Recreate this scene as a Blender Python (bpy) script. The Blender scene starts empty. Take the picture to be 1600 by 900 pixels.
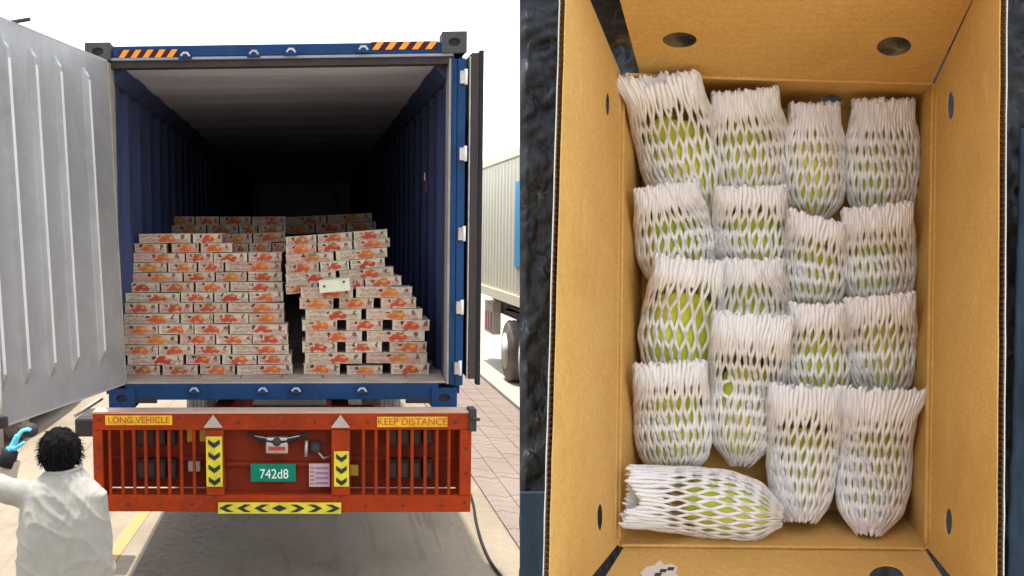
import bpy, bmesh, math, random
import numpy as np
from mathutils import Vector, Matrix, noise
random.seed(7); rng = np.random.default_rng(7)
scn = bpy.context.scene
COL = scn.collection

# ------------------------------------------------------------------ camera
F, CX, CY, H = 1600.0, 430.0, 520.0, 2.5
vd = np.array([56/F, 160/F, -1.0]); vd /= np.linalg.norm(vd)
up = np.array([-.008, 1.0, 0.0]); up[2] = (up[0]*vd[0]+up[1]*vd[1])/-vd[2]; up /= np.linalg.norm(up)
R = np.array([np.cross(vd, up), vd, up])
EYE = np.array([0, 0, H])
cam = bpy.data.cameras.new('camera'); co = bpy.data.objects.new('camera', cam); COL.objects.link(co)
M = Matrix([[*R[i], EYE[i]] for i in range(3)] + [[0, 0, 0, 1]]); co.matrix_world = M
cam.sensor_width = 36; cam.lens = 36*F/1600; cam.shift_x = (800-CX)/1600; cam.shift_y = (CY-450)/1600
cam.clip_start = .05; cam.clip_end = 3000
scn.camera = co

# ------------------------------------------------------------------ world, sun, exposure
SUN = Vector((-.075, .20, 1)).normalized()          # towards the sun
w = bpy.data.worlds.new('World'); scn.world = w; w.use_nodes = True
nt = w.node_tree; bg = nt.nodes['Background']
sky = nt.nodes.new('ShaderNodeTexSky'); sky.sky_type = 'NISHITA'; sky.sun_disc = False
sky.sun_elevation = math.asin(SUN.z); sky.sun_rotation = math.atan2(SUN.x, SUN.y)
sky.dust_density = 2.0; sky.air_density = 1.0; sky.ozone_density = 1.0
hs = nt.nodes.new('ShaderNodeHueSaturation'); hs.inputs['Saturation'].default_value = .34
nt.links.new(sky.outputs[0], hs.inputs['Color']); nt.links.new(hs.outputs[0], bg.inputs[0])
bg.inputs[1].default_value = .15
sl = bpy.data.lights.new('sun', 'SUN'); so = bpy.data.objects.new('sun', sl); COL.objects.link(so)
so.rotation_euler = SUN.to_track_quat('Z', 'Y').to_euler(); sl.energy = 2.0; sl.angle = math.radians(1.0)
sl.color = (1, .95, .87)
scn.cycles.diffuse_bounces = 8
scn.view_settings.view_transform = 'Standard'; scn.view_settings.look = 'None'
scn.view_settings.exposure = 1.75; scn.view_settings.gamma = 1

# ------------------------------------------------------------------ helpers
def W(px, py, Y):
    r = R @ np.array([(px-CX)/F, (CY-py)/F, -1.0]); p = EYE + r*(Y/r[1]); return Vector(p)
def G(px, py, z=0.0):
    r = R @ np.array([(px-CX)/F, (CY-py)/F, -1.0]); return Vector(EYE + r*((z-H)/r[2]))
def P(px, py, Z):
    return Vector(EYE + R @ (np.array([(px-CX)/F, (CY-py)/F, -1.0])*Z))
def proj(p):
    c = R.T @ (np.array(p)-EYE); return CX+F*c[0]/-c[2], CY-F*c[1]/-c[2]
CR, CU, CN = Vector(R[:, 0]), Vector(R[:, 1]), Vector(R[:, 2])   # right, up, towards the camera

def tag(o, label=None, cat=None, group=None, kind=None):
    if label: o['label'] = label
    if cat: o['category'] = cat
    if group: o['group'] = group
    if kind: o['kind'] = kind
    return o
def empty(name, loc, label=None, cat=None, group=None):
    o = bpy.data.objects.new(name, None); COL.objects.link(o); o.location = loc; o.empty_display_size = .1
    return tag(o, label, cat, group)
def wloc(o):
    v = Vector((0, 0, 0))
    while o: v += Vector(o.location); o = o.parent
    return v
class MB:
    def __init__(s): s.v = []; s.f = []; s.uv = {}
    def add(s, vs, fs):
        n = len(s.v); s.v += [tuple(p) for p in vs]; s.f += [tuple(i+n for i in f) for f in fs]; return s
    def box(s, a, b):
        x0, y0, z0 = [min(a[i], b[i]) for i in range(3)]; x1, y1, z1 = [max(a[i], b[i]) for i in range(3)]
        return s.add([(x0,y0,z0),(x1,y0,z0),(x1,y1,z0),(x0,y1,z0),(x0,y0,z1),(x1,y0,z1),(x1,y1,z1),(x0,y1,z1)],
                     [(0,3,2,1),(4,5,6,7),(0,1,5,4),(1,2,6,5),(2,3,7,6),(3,0,4,7)])
    def obox(s, c, ex, ey, ez):                      # centre and three half vectors
        c, ex, ey, ez = map(Vector, (c, ex, ey, ez))
        q = [(-1,-1,-1),(1,-1,-1),(1,1,-1),(-1,1,-1),(-1,-1,1),(1,-1,1),(1,1,1),(-1,1,1)]
        fs = [(0,3,2,1),(4,5,6,7),(0,1,5,4),(1,2,6,5),(2,3,7,6),(3,0,4,7)]
        if ex.cross(ey).dot(ez) < 0: fs = [f[::-1] for f in fs]
        return s.add([c+ex*i+ey*j+ez*k for i, j, k in q], fs)
    def tube(s, path, r, n=8, cap=True):
        path = [Vector(p) for p in path]; m = len(path); rs = r if hasattr(r, '__len__') else [r]*m
        vs = []; ref = None
        for i, p in enumerate(path):
            t = (path[min(i+1, m-1)]-path[max(i-1, 0)]).normalized()
            if ref is None: ref = t.orthogonal().normalized()
            ref = (ref - t*ref.dot(t)).normalized(); b = t.cross(ref)
            for k in range(n):
                a = 2*math.pi*k/n; vs.append(p+(ref*math.cos(a)+b*math.sin(a))*rs[i])
        fs = [(i*n+k, i*n+(k+1) % n, (i+1)*n+(k+1) % n, (i+1)*n+k) for i in range(m-1) for k in range(n)]
        if cap: fs += [tuple(range(n))[::-1], tuple(range((m-1)*n, m*n))]
        return s.add(vs, fs)
    def lathe(s, c, axis, prof, n=28):               # prof: (along, radius)
        c = Vector(c); t = Vector(axis).normalized(); a = t.orthogonal().normalized(); b = t.cross(a)
        vs = [c+t*h+(a*math.cos(2*math.pi*k/n)+b*math.sin(2*math.pi*k/n))*r for h, r in prof for k in range(n)]
        fs = [(i*n+k, i*n+(k+1) % n, (i+1)*n+(k+1) % n, (i+1)*n+k) for i in range(len(prof)-1) for k in range(n)]
        fs += [tuple(range(n))[::-1], tuple(range((len(prof)-1)*n, len(prof)*n))]
        return s.add(vs, fs)
    def prism(s, pts, off):                          # flat polygon and an offset vector
        pts = [Vector(p) for p in pts]; off = Vector(off); n = len(pts)
        s.add(pts+[p+off for p in pts], [tuple(range(n))[::-1], tuple(range(n, 2*n))]+[(i, (i+1) % n, n+(i+1) % n, n+i) for i in range(n)])
        return s
    def grid(s, fn, nu, nv):
        vs = [fn(i/nu, j/nv) for j in range(nv+1) for i in range(nu+1)]
        return s.add(vs, [(j*(nu+1)+i, j*(nu+1)+i+1, (j+1)*(nu+1)+i+1, (j+1)*(nu+1)+i) for j in range(nv) for i in range(nu)])
    def mesh(s, name, mat, o=Vector((0, 0, 0)), smooth=False, fix=True):
        me = bpy.data.meshes.new(name); me.from_pydata([(p[0]-o.x, p[1]-o.y, p[2]-o.z) for p in s.v], [], s.f)
        if fix:
            bm = bmesh.new(); bm.from_mesh(me); bmesh.ops.recalc_face_normals(bm, faces=bm.faces); bm.to_mesh(me); bm.free()
        if smooth: me.polygons.foreach_set('use_smooth', [True]*len(me.polygons))
        if mat: me.materials.append(mat)
        return me
    def build(s, name, mat, parent=None, smooth=False, bevel=0, fix=True, loc=None):
        o = wloc(parent) if parent else (Vector(loc) if loc is not None else Vector((0, 0, 0)))
        ob = bpy.data.objects.new(name, s.mesh(name, mat, o, smooth, fix)); COL.objects.link(ob)
        if parent: ob.parent = parent
        else: ob.location = o
        if bevel:
            m = ob.modifiers.new('b', 'BEVEL'); m.width = bevel; m.segments = 2; m.limit_method = 'ANGLE'
        return ob
def plate(outer, holes, fn, th):
    """flat plate with holes: 2-D loops (s,t) -> fn(s,t,h)"""
    bm = bmesh.new(); es = []
    for lp in [outer]+holes:
        vs = [bm.verts.new((p[0], p[1], 0)) for p in lp]
        es += [bm.edges.new((vs[i], vs[(i+1) % len(vs)])) for i in range(len(vs))]
    bmesh.ops.triangle_fill(bm, use_beauty=True, use_dissolve=False, edges=es)
    r = bmesh.ops.extrude_face_region(bm, geom=bm.faces[:])
    for v in [g for g in r['geom'] if isinstance(g, bmesh.types.BMVert)]: v.co.z = 1
    bm.verts.index_update(); mb = MB()
    mb.add([fn(v.co.x, v.co.y, v.co.z*th) for v in bm.verts], [tuple(v.index for v in f.verts) for f in bm.faces]); bm.free()
    return mb
def text(parent, name, body, size, mat, loc, ex, ey, depth=.0015, sx=1):
    cu = bpy.data.curves.new(name, 'FONT'); cu.body = body; cu.size = size; cu.extrude = depth; cu.align_x = 'CENTER'; cu.align_y = 'CENTER'
    tmp = bpy.data.objects.new('t', cu); COL.objects.link(tmp); bpy.context.view_layer.update()
    me = bpy.data.meshes.new_from_object(tmp.evaluated_get(bpy.context.evaluated_depsgraph_get())); bpy.data.objects.remove(tmp)
    ex, ey = Vector(ex).normalized(), Vector(ey).normalized(); ez = ex.cross(ey)
    o = Vector(loc)-wloc(parent)
    me.transform(Matrix(((ex.x*sx, ey.x, ez.x, o.x), (ex.y*sx, ey.y, ez.y, o.y), (ex.z*sx, ey.z, ez.z, o.z), (0, 0, 0, 1))))
    me.materials.clear(); me.materials.append(mat)
    ob = bpy.data.objects.new(name, me); COL.objects.link(ob); ob.parent = parent; return ob

# ------------------------------------------------------------------ materials
class N:
    def __init__(s, name, rough=.6, metal=0, spec=.25):
        s.m = bpy.data.materials.new(name); s.m.use_nodes = True; s.t = s.m.node_tree; s.b = s.t.nodes['Principled BSDF']
        s.b.inputs['Roughness'].default_value = rough; s.b.inputs['Metallic'].default_value = metal
        s.b.inputs['Specular IOR Level'].default_value = spec; s.tc = None
    def node(s, typ, **k):
        n = s.t.nodes.new('ShaderNode'+typ)
        for a, v in k.items(): setattr(n, a, v)
        return n
    def link(s, a, b): s.t.links.new(a, b)
    def co(s, kind='Object', scale=(1, 1, 1)):
        if not s.tc: s.tc = s.node('TexCoord')
        mp = s.node('Mapping'); mp.inputs['Scale'].default_value = scale; s.link(s.tc.outputs[kind], mp.inputs[0]); return mp.outputs[0]
    def wco(s, scale=(1, 1, 1)):
        g = s.node('NewGeometry'); mp = s.node('Mapping'); mp.inputs['Scale'].default_value = scale; s.link(g.outputs['Position'], mp.inputs[0]); return mp.outputs[0]
    def noise(s, co, scale, detail=4, rough=.6, dist=0):
        n = s.node('TexNoise'); n.inputs['Scale'].default_value = scale; n.inputs['Detail'].default_value = detail
        n.inputs['Roughness'].default_value = rough; n.inputs['Distortion'].default_value = dist
        s.link(co, n.inputs['Vector']); return n.outputs['Fac']
    def ramp(s, fac, stops):
        r = s.node('ValToRGB'); e = r.color_ramp.elements
        while len(e) < len(stops): e.new(.5)
        for i, (p, c) in enumerate(stops): e[i].position = p; e[i].color = (*c, 1) if len(c) == 3 else c
        s.link(fac, r.inputs[0]); return r.outputs[0]
    def math(s, op, a, b=None, c=None):
        n = s.node('Math', operation=op)
        for i, v in enumerate((a, b, c)):
            if v is None: continue
            if isinstance(v, (int, float)): n.inputs[i].default_value = v
            else: s.link(v, n.inputs[i])
        return n.outputs[0]
    def mix(s, fac, a, b, blend='MIX'):
        n = s.node('Mix', data_type='RGBA', blend_type=blend)
        for i, v in ((0, fac), (6, a), (7, b)):
            if isinstance(v, (int, float)): n.inputs[i].default_value = v
            elif isinstance(v, tuple): n.inputs[i].default_value = (*v, 1)
            else: s.link(v, n.inputs[i])
        return n.outputs[2]
    def col(s, c):
        if isinstance(c, tuple): s.b.inputs['Base Color'].default_value = (*c, 1)
        else: s.link(c, s.b.inputs['Base Color'])
        return s
    def bump(s, h, strength=.3, dist=.01):
        n = s.node('Bump'); n.inputs['Strength'].default_value = strength; n.inputs['Distance'].default_value = dist
        s.link(h, n.inputs['Height']); s.link(n.outputs[0], s.b.inputs['Normal']); return s
def paint(name, base, wear=None, rough=.45, scale=3.0, amt=.55, metal=0, dirt=None):
    n = N(name, rough, metal, .13); c = n.wco(); a = n.noise(c, scale, 6, .65, .4); b = n.noise(c, scale*9, 4, .6)
    wear = wear or tuple(x*.6 for x in base)
    m = n.ramp(a, [(.42, (0, 0, 0)), (.72, (amt, amt, amt))]); x = n.mix(m, base, wear)
    m2 = n.ramp(b, [(.55, (0, 0, 0)), (.75, (.35, .35, .35))]); x = n.mix(m2, x, dirt or tuple(min(1, v*1.35+.02) for v in base))
    n.col(x); n.bump(b, .12, .004); n.link(n.ramp(a, [(.3, (rough,)*3), (.8, (min(1, rough+.3),)*3)]), n.b.inputs['Roughness'])
    return n.m
def plain(name, c, rough=.6, metal=0, spec=.5):
    return N(name, rough, metal, spec).col(c).m
BLUE = paint('blue_paint', (.010, .050, .15), (.012, .025, .055), .4, 2.5, .8, dirt=(.03, .07, .15))
INNER = paint('dark_interior_paint', (.050, .066, .150), (.04, .045, .085), .5, 1.5, .7, dirt=(.055, .065, .11))
CEIL = paint('ceiling_paint', (.56, .55, .62), (.40, .40, .47), .6, .8, .8)
DOORM = paint('white_door_paint', (.36, .36, .36), (.23, .225, .215), .33, 1.1, .9, dirt=(.41, .41, .41), metal=.35)
RIBM = paint('rib_highlight_paint', (.62, .62, .61), (.48, .47, .45), .25, 2, .7)  # lighter door paint: the light the ribs catch is put into the colour
CAST = paint('casting_grey', (.06, .065, .07), (.1, .09, .08), .6, 8)
RUBBER = paint('rubber', (.02, .02, .022), (.04, .04, .04), .7, 6)
SEAL = paint('seal_beige', (.34, .31, .27), (.15, .13, .11), .7, 6)
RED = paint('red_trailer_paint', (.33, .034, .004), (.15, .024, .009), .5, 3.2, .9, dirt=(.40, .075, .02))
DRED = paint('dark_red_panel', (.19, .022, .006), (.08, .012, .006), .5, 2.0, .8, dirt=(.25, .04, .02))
STEEL = paint('bare_steel', (.5, .48, .45), (.22, .18, .15), .35, 8, .7, metal=.7)
WHITE = plain('white_plastic', (.75, .75, .72), .5)
YEL = paint('yellow_reflective', (.68, .62, .04), (.42, .32, .05), .4, 9, .9, dirt=(.5, .42, .12))
AMB = paint('amber_sign', (.72, .44, .02), (.45, .20, .02), .45, 11, .9, dirt=(.55, .4, .1))
BLK = plain('black_vinyl', (.012, .010, .016), .45)
REDL = plain('sign_red', (.42, .05, .01), .5)
PLG = paint('plate_green', (.0, .20, .12), (.01, .12, .1), .4, 12, .7)
GREYR = paint('reflector_grey', (.42, .38, .33), (.3, .22, .18), .5, 9)
ORG = paint('hazard_orange', (.80, .30, .04), (.6, .25, .08), .45, 9)
MAR = paint('hazard_dark', (.05, .012, .02), (.08, .03, .03), .5, 9)
SILL = paint('worn_sill', (.40, .34, .27), (.22, .17, .13), .6, 5, .8, dirt=(.55, .48, .40))
LAMP = paint('dark_lens', (.028, .018, .016), (.06, .03, .02), .4, 30)
AMBL = plain('amber_lens', (.55, .28, .02), .3)
DKM = paint('dark_metal', (.045, .04, .04), (.09, .06, .05), .55, 6)
CREAM = paint('cream_paint', (.85, .79, .60), (.80, .72, .50), .5, 1.2, .5)
CYAN = plain('cyan_paint', (.02, .34, .62), .5)
TYRE = paint('tyre_rubber', (.13, .12, .108), (.30, .27, .23), .85, 2.5, .8)
RIM = paint('wheel_rim', (.55, .53, .48), (.3, .26, .2), .5, 5)
CARW = plain('white_car_paint', (.75, .75, .74), .2)
GLASS = plain('dark_glass', (.02, .025, .03), .08)

def ground_mat():
    n = N('concrete_ground', .85); c = n.wco(); a = n.noise(c, .55, 8, .65, .3); b = n.noise(c, 14, 5, .7); d = n.noise(n.wco((1, .35, 1)), 1.6, 6, .7, 1.2)
    x = n.ramp(a, [(.25, (.205, .165, .105)), (.5, (.285, .228, .155)), (.8, (.335, .275, .195))])
    st = n.ramp(d, [(.53, (0, 0, 0)), (.72, (.75, .75, .75))]); x = n.mix(st, x, (.12, .090, .06))
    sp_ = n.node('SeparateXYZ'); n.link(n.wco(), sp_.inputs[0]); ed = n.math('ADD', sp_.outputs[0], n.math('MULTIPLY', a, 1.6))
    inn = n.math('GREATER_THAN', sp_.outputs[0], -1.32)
    brown_fade = n.ramp(n.math('MULTIPLY', n.math('ADD', ed, 1.2), .33), [(.30, (1, 1, 1)), (.95, (0, 0, 0))])  # dark brown from a straight left edge, fading out to the right
    x = n.mix(n.math('MULTIPLY', n.math('MULTIPLY', brown_fade, inn), .9), x, (.062, .042, .027))
    x = n.mix(n.ramp(b, [(.35, (.5, .5, .5)), (.65, (0, 0, 0))]), x, (.18, .16, .135))
    tm = n.noise(n.wco((3.2, .12, 1)), 2.2, 4, .6, .3); x = n.mix(n.ramp(tm, [(.56, (0, 0, 0)), (.66, (.45, .45, .45))]), x, (.12, .10, .08))
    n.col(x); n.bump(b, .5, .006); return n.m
GROUND = ground_mat()
def paver_mat():
    n = N('pink_paver', .85); oi = n.node('ObjectInfo'); c = n.wco(); a = n.noise(c, 1.2, 6, .7, .5); b = n.noise(c, 40, 4, .7)
    x = n.ramp(a, [(.3, (.18, .135, .11)), (.55, (.225, .175, .145)), (.8, (.27, .22, .18))])
    x = n.mix(n.math('MULTIPLY', oi.outputs['Random'], .3), x, (.22, .17, .145))
    x = n.mix(n.ramp(b, [(.4, (.4, .4, .4)), (.6, (0, 0, 0))]), x, (.23, .18, .15)); n.col(x); n.bump(b, .4, .003); return n.m
PAVER = paver_mat()
KERB = paint('pale_kerb', (.42, .37, .30), (.32, .27, .22), .85, 3)
YLINE = paint('yellow_line', (.36, .26, .09), (.30, .25, .17), .8, 9, 1.0, dirt=(.27, .23, .16))
def card_mat():
    n = N('brown_cardboard', .88, 0, .2); c = n.wco(); a = n.noise(c, 5, 6, .65, .3); b = n.noise(c, 220, 3, .7)
    fl = n.node('TexWave'); fl.inputs['Scale'].default_value = 75; fl.inputs['Distortion'].default_value = .3
    mp = n.node('Mapping'); mp.inputs['Rotation'].default_value = (0, 0, 0); g = n.node('NewGeometry'); n.link(g.outputs['Position'], mp.inputs[0])
    fl.bands_direction = 'Z'; n.link(mp.outputs[0], fl.inputs['Vector'])
    x = n.ramp(a, [(.3, (.57, .335, .09)), (.5, (.66, .405, .12)), (.75, (.72, .47, .16))])
    x = n.mix(n.ramp(b, [(.42, (.35, .35, .35)), (.6, (0, 0, 0))]), x, (.45, .26, .08))
    sc = n.noise(c, 16, 6, .75, 1.2); x = n.mix(n.ramp(sc, [(.58, (0, 0, 0)), (.74, (.45, .45, .45))]), x, (.78, .56, .28)); x = n.mix(n.ramp(n.noise(c, 9, 5, .7, 2), [(.62, (0, 0, 0)), (.75, (.4, .4, .4))]), x, (.40, .22, .07))
    n.col(x); hb = n.math('ADD', n.math('MULTIPLY', fl.outputs['Fac'], .35), b); n.bump(hb, .22, .0012); return n.m
CARD = card_mat()
FLUTE = paint('fluting_paper', (.33, .18, .06), (.18, .09, .03), .9, 30)
LINER = paint('white_liner', (.74, .71, .66), (.60, .52, .42), .8, 25)
LINERB = paint('cut_card_edge', (.62, .48, .28), (.45, .3, .15), .9, 30)
def foam_mat():
    n = N('white_foam', .7, 0, .3); c = n.wco(); b = n.noise(c, 260, 3, .6)
    n.col(n.ramp(b, [(.3, (.93, .93, .92)), (.7, (.96, .96, .95))])); n.bump(b, .25, .0015)
    n.b.inputs['Subsurface Weight'].default_value = .5; n.b.inputs['Subsurface Radius'].default_value = (.004, .004, .003)
    n.b.inputs['Subsurface Scale'].default_value = 1.0; return n.m
FOAM = foam_mat()
def mango_mat():
    n = N('green_mango_skin', .38); oi = n.node('ObjectInfo'); c = n.wco(); a = n.noise(c, 14, 4, .5); b = n.noise(c, 160, 4, .7)
    x = n.ramp(a, [(.35, (.52, .62, .05)), (.55, (.74, .76, .10)), (.75, (.88, .82, .18))])
    x = n.mix(n.math('MULTIPLY', oi.outputs['Random'], .6), x, (.50, .60, .06))
    x = n.mix(n.ramp(b, [(.62, (0, 0, 0)), (.7, (.5, .5, .5))]), x, (.6, .62, .2)); n.col(x); return n.m
MANGO = mango_mat()
def plastic_mat():
    n = N('black_plastic', .4, 0, .35); c = n.wco(); a = n.noise(c, 26, 7, .72, 1.6); b = n.noise(n.wco((1, 1, .6)), 16, 3, .5, 1.2)
    k = n.math('ABSOLUTE', n.math('SUBTRACT', b, .5)); st = n.ramp(k, [(0, (1, 1, 1)), (.014, (0, 0, 0))])
    mk = n.ramp(n.noise(c, 22, 4, .6), [(.50, (0, 0, 0)), (.66, (.75, .75, .75))])
    x = n.mix(n.math('MULTIPLY', st, mk), (.008, .010, .014), (.13, .135, .12)); n.col(n.mix(n.ramp(a, [(.5, (0, 0, 0)), (.8, (.5, .5, .5))]), x, (.03, .035, .04)))
    n.bump(a, .5, .006); n.link(n.ramp(a, [(.35, (.35,)*3), (.7, (.7,)*3)]), n.b.inputs['Roughness']); return n.m
PLASTIC = plastic_mat()
def cloth_mat(name, lo, hi, sc):
    n = N(name, .8); c = n.wco(); a = n.noise(c, 7, 5, .6, .6); b = n.noise(c, sc, 3, .6)
    n.col(n.ramp(a, [(.3, lo), (.7, hi)])); n.bump(n.math('ADD', a, n.math('MULTIPLY', b, .2)), .35, .01); return n.m
SLATE = cloth_mat('slate_cloth', (.010, .022, .040), (.022, .045, .07), 200)
SHIRT = cloth_mat('white_shirt', (.26, .248, .215), (.32, .305, .265), 160)
SLEEVE2 = cloth_mat('tan_sleeve', (.38, .31, .25), (.48, .41, .34), 120)
SKIN = plain('skin', (.24, .12, .07), .55); HAIR = paint('black_hair', (.004, .003, .004), (.006, .005, .005), .85, 40, .5, dirt=(.006, .005, .005))
TROUS = cloth_mat('grey_trousers', (.3, .29, .27), (.4, .39, .36), 120); GLOVE = plain('blue_glove', (.09, .42, .62), .4)

def box_mat(name, long):
    """printed mango carton: UV 0..1 over the front"""
    n = N(name, .7, 0, .3); uv = n.node('UVMap'); sp = n.node('SeparateXYZ'); n.link(uv.outputs[0], sp.inputs[0]); u, v = sp.outputs[0], sp.outputs[1]
    oi = n.node('ObjectInfo'); rnd = oi.outputs['Random']; r2 = n.math('FRACT', n.math('MULTIPLY', rnd, 17.3)); r3 = n.math('FRACT', n.math('MULTIPLY', rnd, 91.7))
    def ell(cx, cy, rx, ry, soft=.25, sh=0):
        a = n.math('DIVIDE', n.math('SUBTRACT', u, cx), rx); b = n.math('DIVIDE', n.math('SUBTRACT', v, cy), ry)
        if sh: b = n.math('SUBTRACT', b, n.math('MULTIPLY', a, sh))
        d = n.math('ADD', n.math('MULTIPLY', a, a), n.math('MULTIPLY', b, b))
        return n.math('MULTIPLY', n.math('SUBTRACT', 1.0, d), 1/soft).node
    def cl(nd): nd.use_clamp = True; return nd.outputs[0]
    asp = 5.2 if long else 3.4
    wc = n.node('CombineXYZ'); n.link(n.math('ADD', n.math('MULTIPLY', sp.outputs[0], asp), n.math('MULTIPLY', oi.outputs['Random'], 50)), wc.inputs[0]); n.link(sp.outputs[1], wc.inputs[1])
    wn = n.node('TexNoise'); wn.inputs['Scale'].default_value = 2.6; wn.inputs['Detail'].default_value = 3; n.link(wc.outputs[0], wn.inputs['Vector'])
    ws = n.node('SeparateColor'); n.link(wn.outputs['Color'], ws.inputs[0])
    u0_, v0_ = u, v
    u = n.math('ADD', n.math('ADD', u, n.math('MULTIPLY', n.math('SUBTRACT', ws.outputs[0], .5), .9/asp)), n.math('MULTIPLY', n.math('SUBTRACT', r3, .5), .10))
    v = n.math('ADD', v, n.math('MULTIPLY', n.math('SUBTRACT', ws.outputs[1], .5), .7))
    cmb = n.node('CombineXYZ'); n.link(n.math('ADD', n.math('MULTIPLY', u, asp), n.math('MULTIPLY', rnd, 50)), cmb.inputs[0]); n.link(v, cmb.inputs[1])
    mpp = n.node('Mapping'); n.link(cmb.outputs[0], mpp.inputs[0]); vec = mpp.outputs[0]
    base = n.ramp(rnd, [(0, (.56, .47, .36)), (.25, (.62, .56, .42)), (.5, (.47, .39, .27)), (.75, (.60, .44, .35)), (1, (.54, .52, .36))])
    gr = n.noise(vec, 3, 5, .7); base = n.mix(n.ramp(gr, [(.45, (0, 0, 0)), (.7, (.5, .5, .5))]), base, (.36, .26, .18))
    tint = n.ramp(r2, [(0, (.42, .04, .03)), (.35, (.50, .075, .03)), (.7, (.55, .15, .03)), (.9, (.50, .22, .04)), (1, (.28, .10, .05))])
    # lettering: fine broken strokes in bands
    wv = n.node('TexNoise'); wv.inputs['Scale'].default_value = 12; wv.inputs['Detail'].default_value = 2
    m2 = n.node('Mapping'); m2.inputs['Scale'].default_value = (1.6, .9, 1); n.link(cmb.outputs[0], m2.inputs[0]); n.link(m2.outputs[0], wv.inputs['Vector'])
    strokes = n.ramp(wv.outputs['Fac'], [(.47, (0, 0, 0)), (.52, (1, 1, 1))])
    def band(v0, v1, u0, u1):
        a = n.math('MULTIPLY', n.math('GREATER_THAN', v, v0), n.math('LESS_THAN', v, v1))
        b = n.math('MULTIPLY', n.math('GREATER_THAN', u, u0), n.math('LESS_THAN', u, u1)); return n.math('MULTIPLY', a, b)
    tx = n.math('ADD', band(.55, .85, .05, .44 if long else .26), n.math('ADD', band(.14, .44, .05, .45 if long else .30), band(.12, .5, .74, .96)))
    x = n.mix(n.math('MULTIPLY', n.math('MULTIPLY', tx, strokes), .95), base, n.ramp(r3, [(0, (.34, .07, .05)), (.5, (.22, .14, .10)), (1, (.42, .10, .10))]))
    # fruit picture
    mx = (.60 if long else .50); rx = (.15 if long else .23)
    x = n.mix(n.math('MULTIPLY', cl(ell(mx-.02, .42, rx*1.5, .60, .5)), n.math('MULTIPLY', r2, .9)), x, (.60, .22, .15))
    x = n.mix(cl(ell(mx+.02, .48, rx*.9, .38, .3, -.4)), x, tint)
    x = n.mix(cl(ell(mx-rx*.6, .33, rx*.66, .25, .4, .3)), x, n.mix(.4, tint, (.42, .05, .02)))
    x = n.mix(cl(ell(mx+.06, .56, rx*.34, .15, .6)), x, n.mix(.5, tint, (.85, .42, .06)))
    x = n.mix(n.math('MULTIPLY', cl(ell(mx+.02, .77, rx*.55, .10, .4, .3)), r3), x, (.10, .20, .05))
    x = n.mix(cl(ell(mx-rx*1.15, .72, rx*.24, .17, .3)), x, (.04, .05, .025))
    x = n.mix(n.math('MULTIPLY', cl(ell(.88, .66, .035 if long else .05, .26, .3)), .9), x, (.12, .05, .04))
    x = n.mix(n.math('MULTIPLY', band(.06, .12, .03, .97), .7), x, (.45, .16, .12))
    n.col(x); return n.m
BOXS, BOXL = box_mat('printed_carton_short_side', False), box_mat('printed_carton_long_side', True)
PALE = paint('pale_printed_lid', (.66, .66, .50), (.56, .52, .42), .7, 12)

# ------------------------------------------------------------------ ground
def struct(mb, name, mat, **k): return tag(mb.build(name, mat, **k), kind='structure')
g = MB(); g.add([(-1500, -1500, 0), (1500, -1500, 0), (1500, 1500, 0), (-1500, 1500, 0)], [(0, 1, 2, 3)])
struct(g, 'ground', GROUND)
struct(MB().box((2.86, -6, -.02), (3.06, 60, .06)), 'kerb', KERB, bevel=.015)
struct(MB().add([(3.065, -6, .008), (9, -6, .008), (9, 60, .008), (3.065, 60, .008)], [(0, 1, 2, 3)]), 'pavement', KERB)
# yellow line on the left
a0, a1 = G(222, 803, .004), G(172, 872, .004); d = (a1-a0).normalized(); s = Vector((d.y, -d.x, 0))*.06
struct(MB().add([a0-d*9-s, a0-d*9+s, a1+d*3+s, a1+d*3-s], [(0, 1, 2, 3)]), 'yellow_line', YLINE)
# zigzag pavers, right of the lorry and at the far left
yard = struct(MB().add([(1.62, 3, .006), (2.855, 3, .006), (2.855, 40, .006), (1.62, 40, .006)], [(0, 1, 2, 3)]), 'paved_yard', plain('paver_joint_sand', (.19, .155, .13), .9))
def paver_mesh(pts, x, y, w=.24, dp=.18, h=.010):
    # a zigzag block: the front and back edges step up and down
    k = .05; g2 = .006
    prof = [(0, 0), (w*.25, k), (w*.75, -k), (w-g2, 0)]
    vs = [(x+a, y+b, .006) for a, b in prof]+[(x+a, y+b+dp-g2, .006) for a, b in prof[::-1]]
    pts.prism(vs, (0, 0, h))
pm = MB(); paver_mesh(pm, 0, 0); pme = pm.mesh('paver', PAVER)
cells = []
for j in range(60):
    for i in range(5):
        x, y = 1.62+i*.24, 6.2+j*.18; cells.append((y, x))
cells.sort(); rest = MB()
for q, (y, x) in enumerate(cells):
    if q < 290:
        o = bpy.data.objects.new('paver', pme); COL.objects.link(o); o.parent = yard; o.location = (x, y, random.uniform(-.002, .002))
    else: paver_mesh(rest, x, y)
tag(rest.build('distant_pavers', PAVER, yard), kind='stuff')

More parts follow.
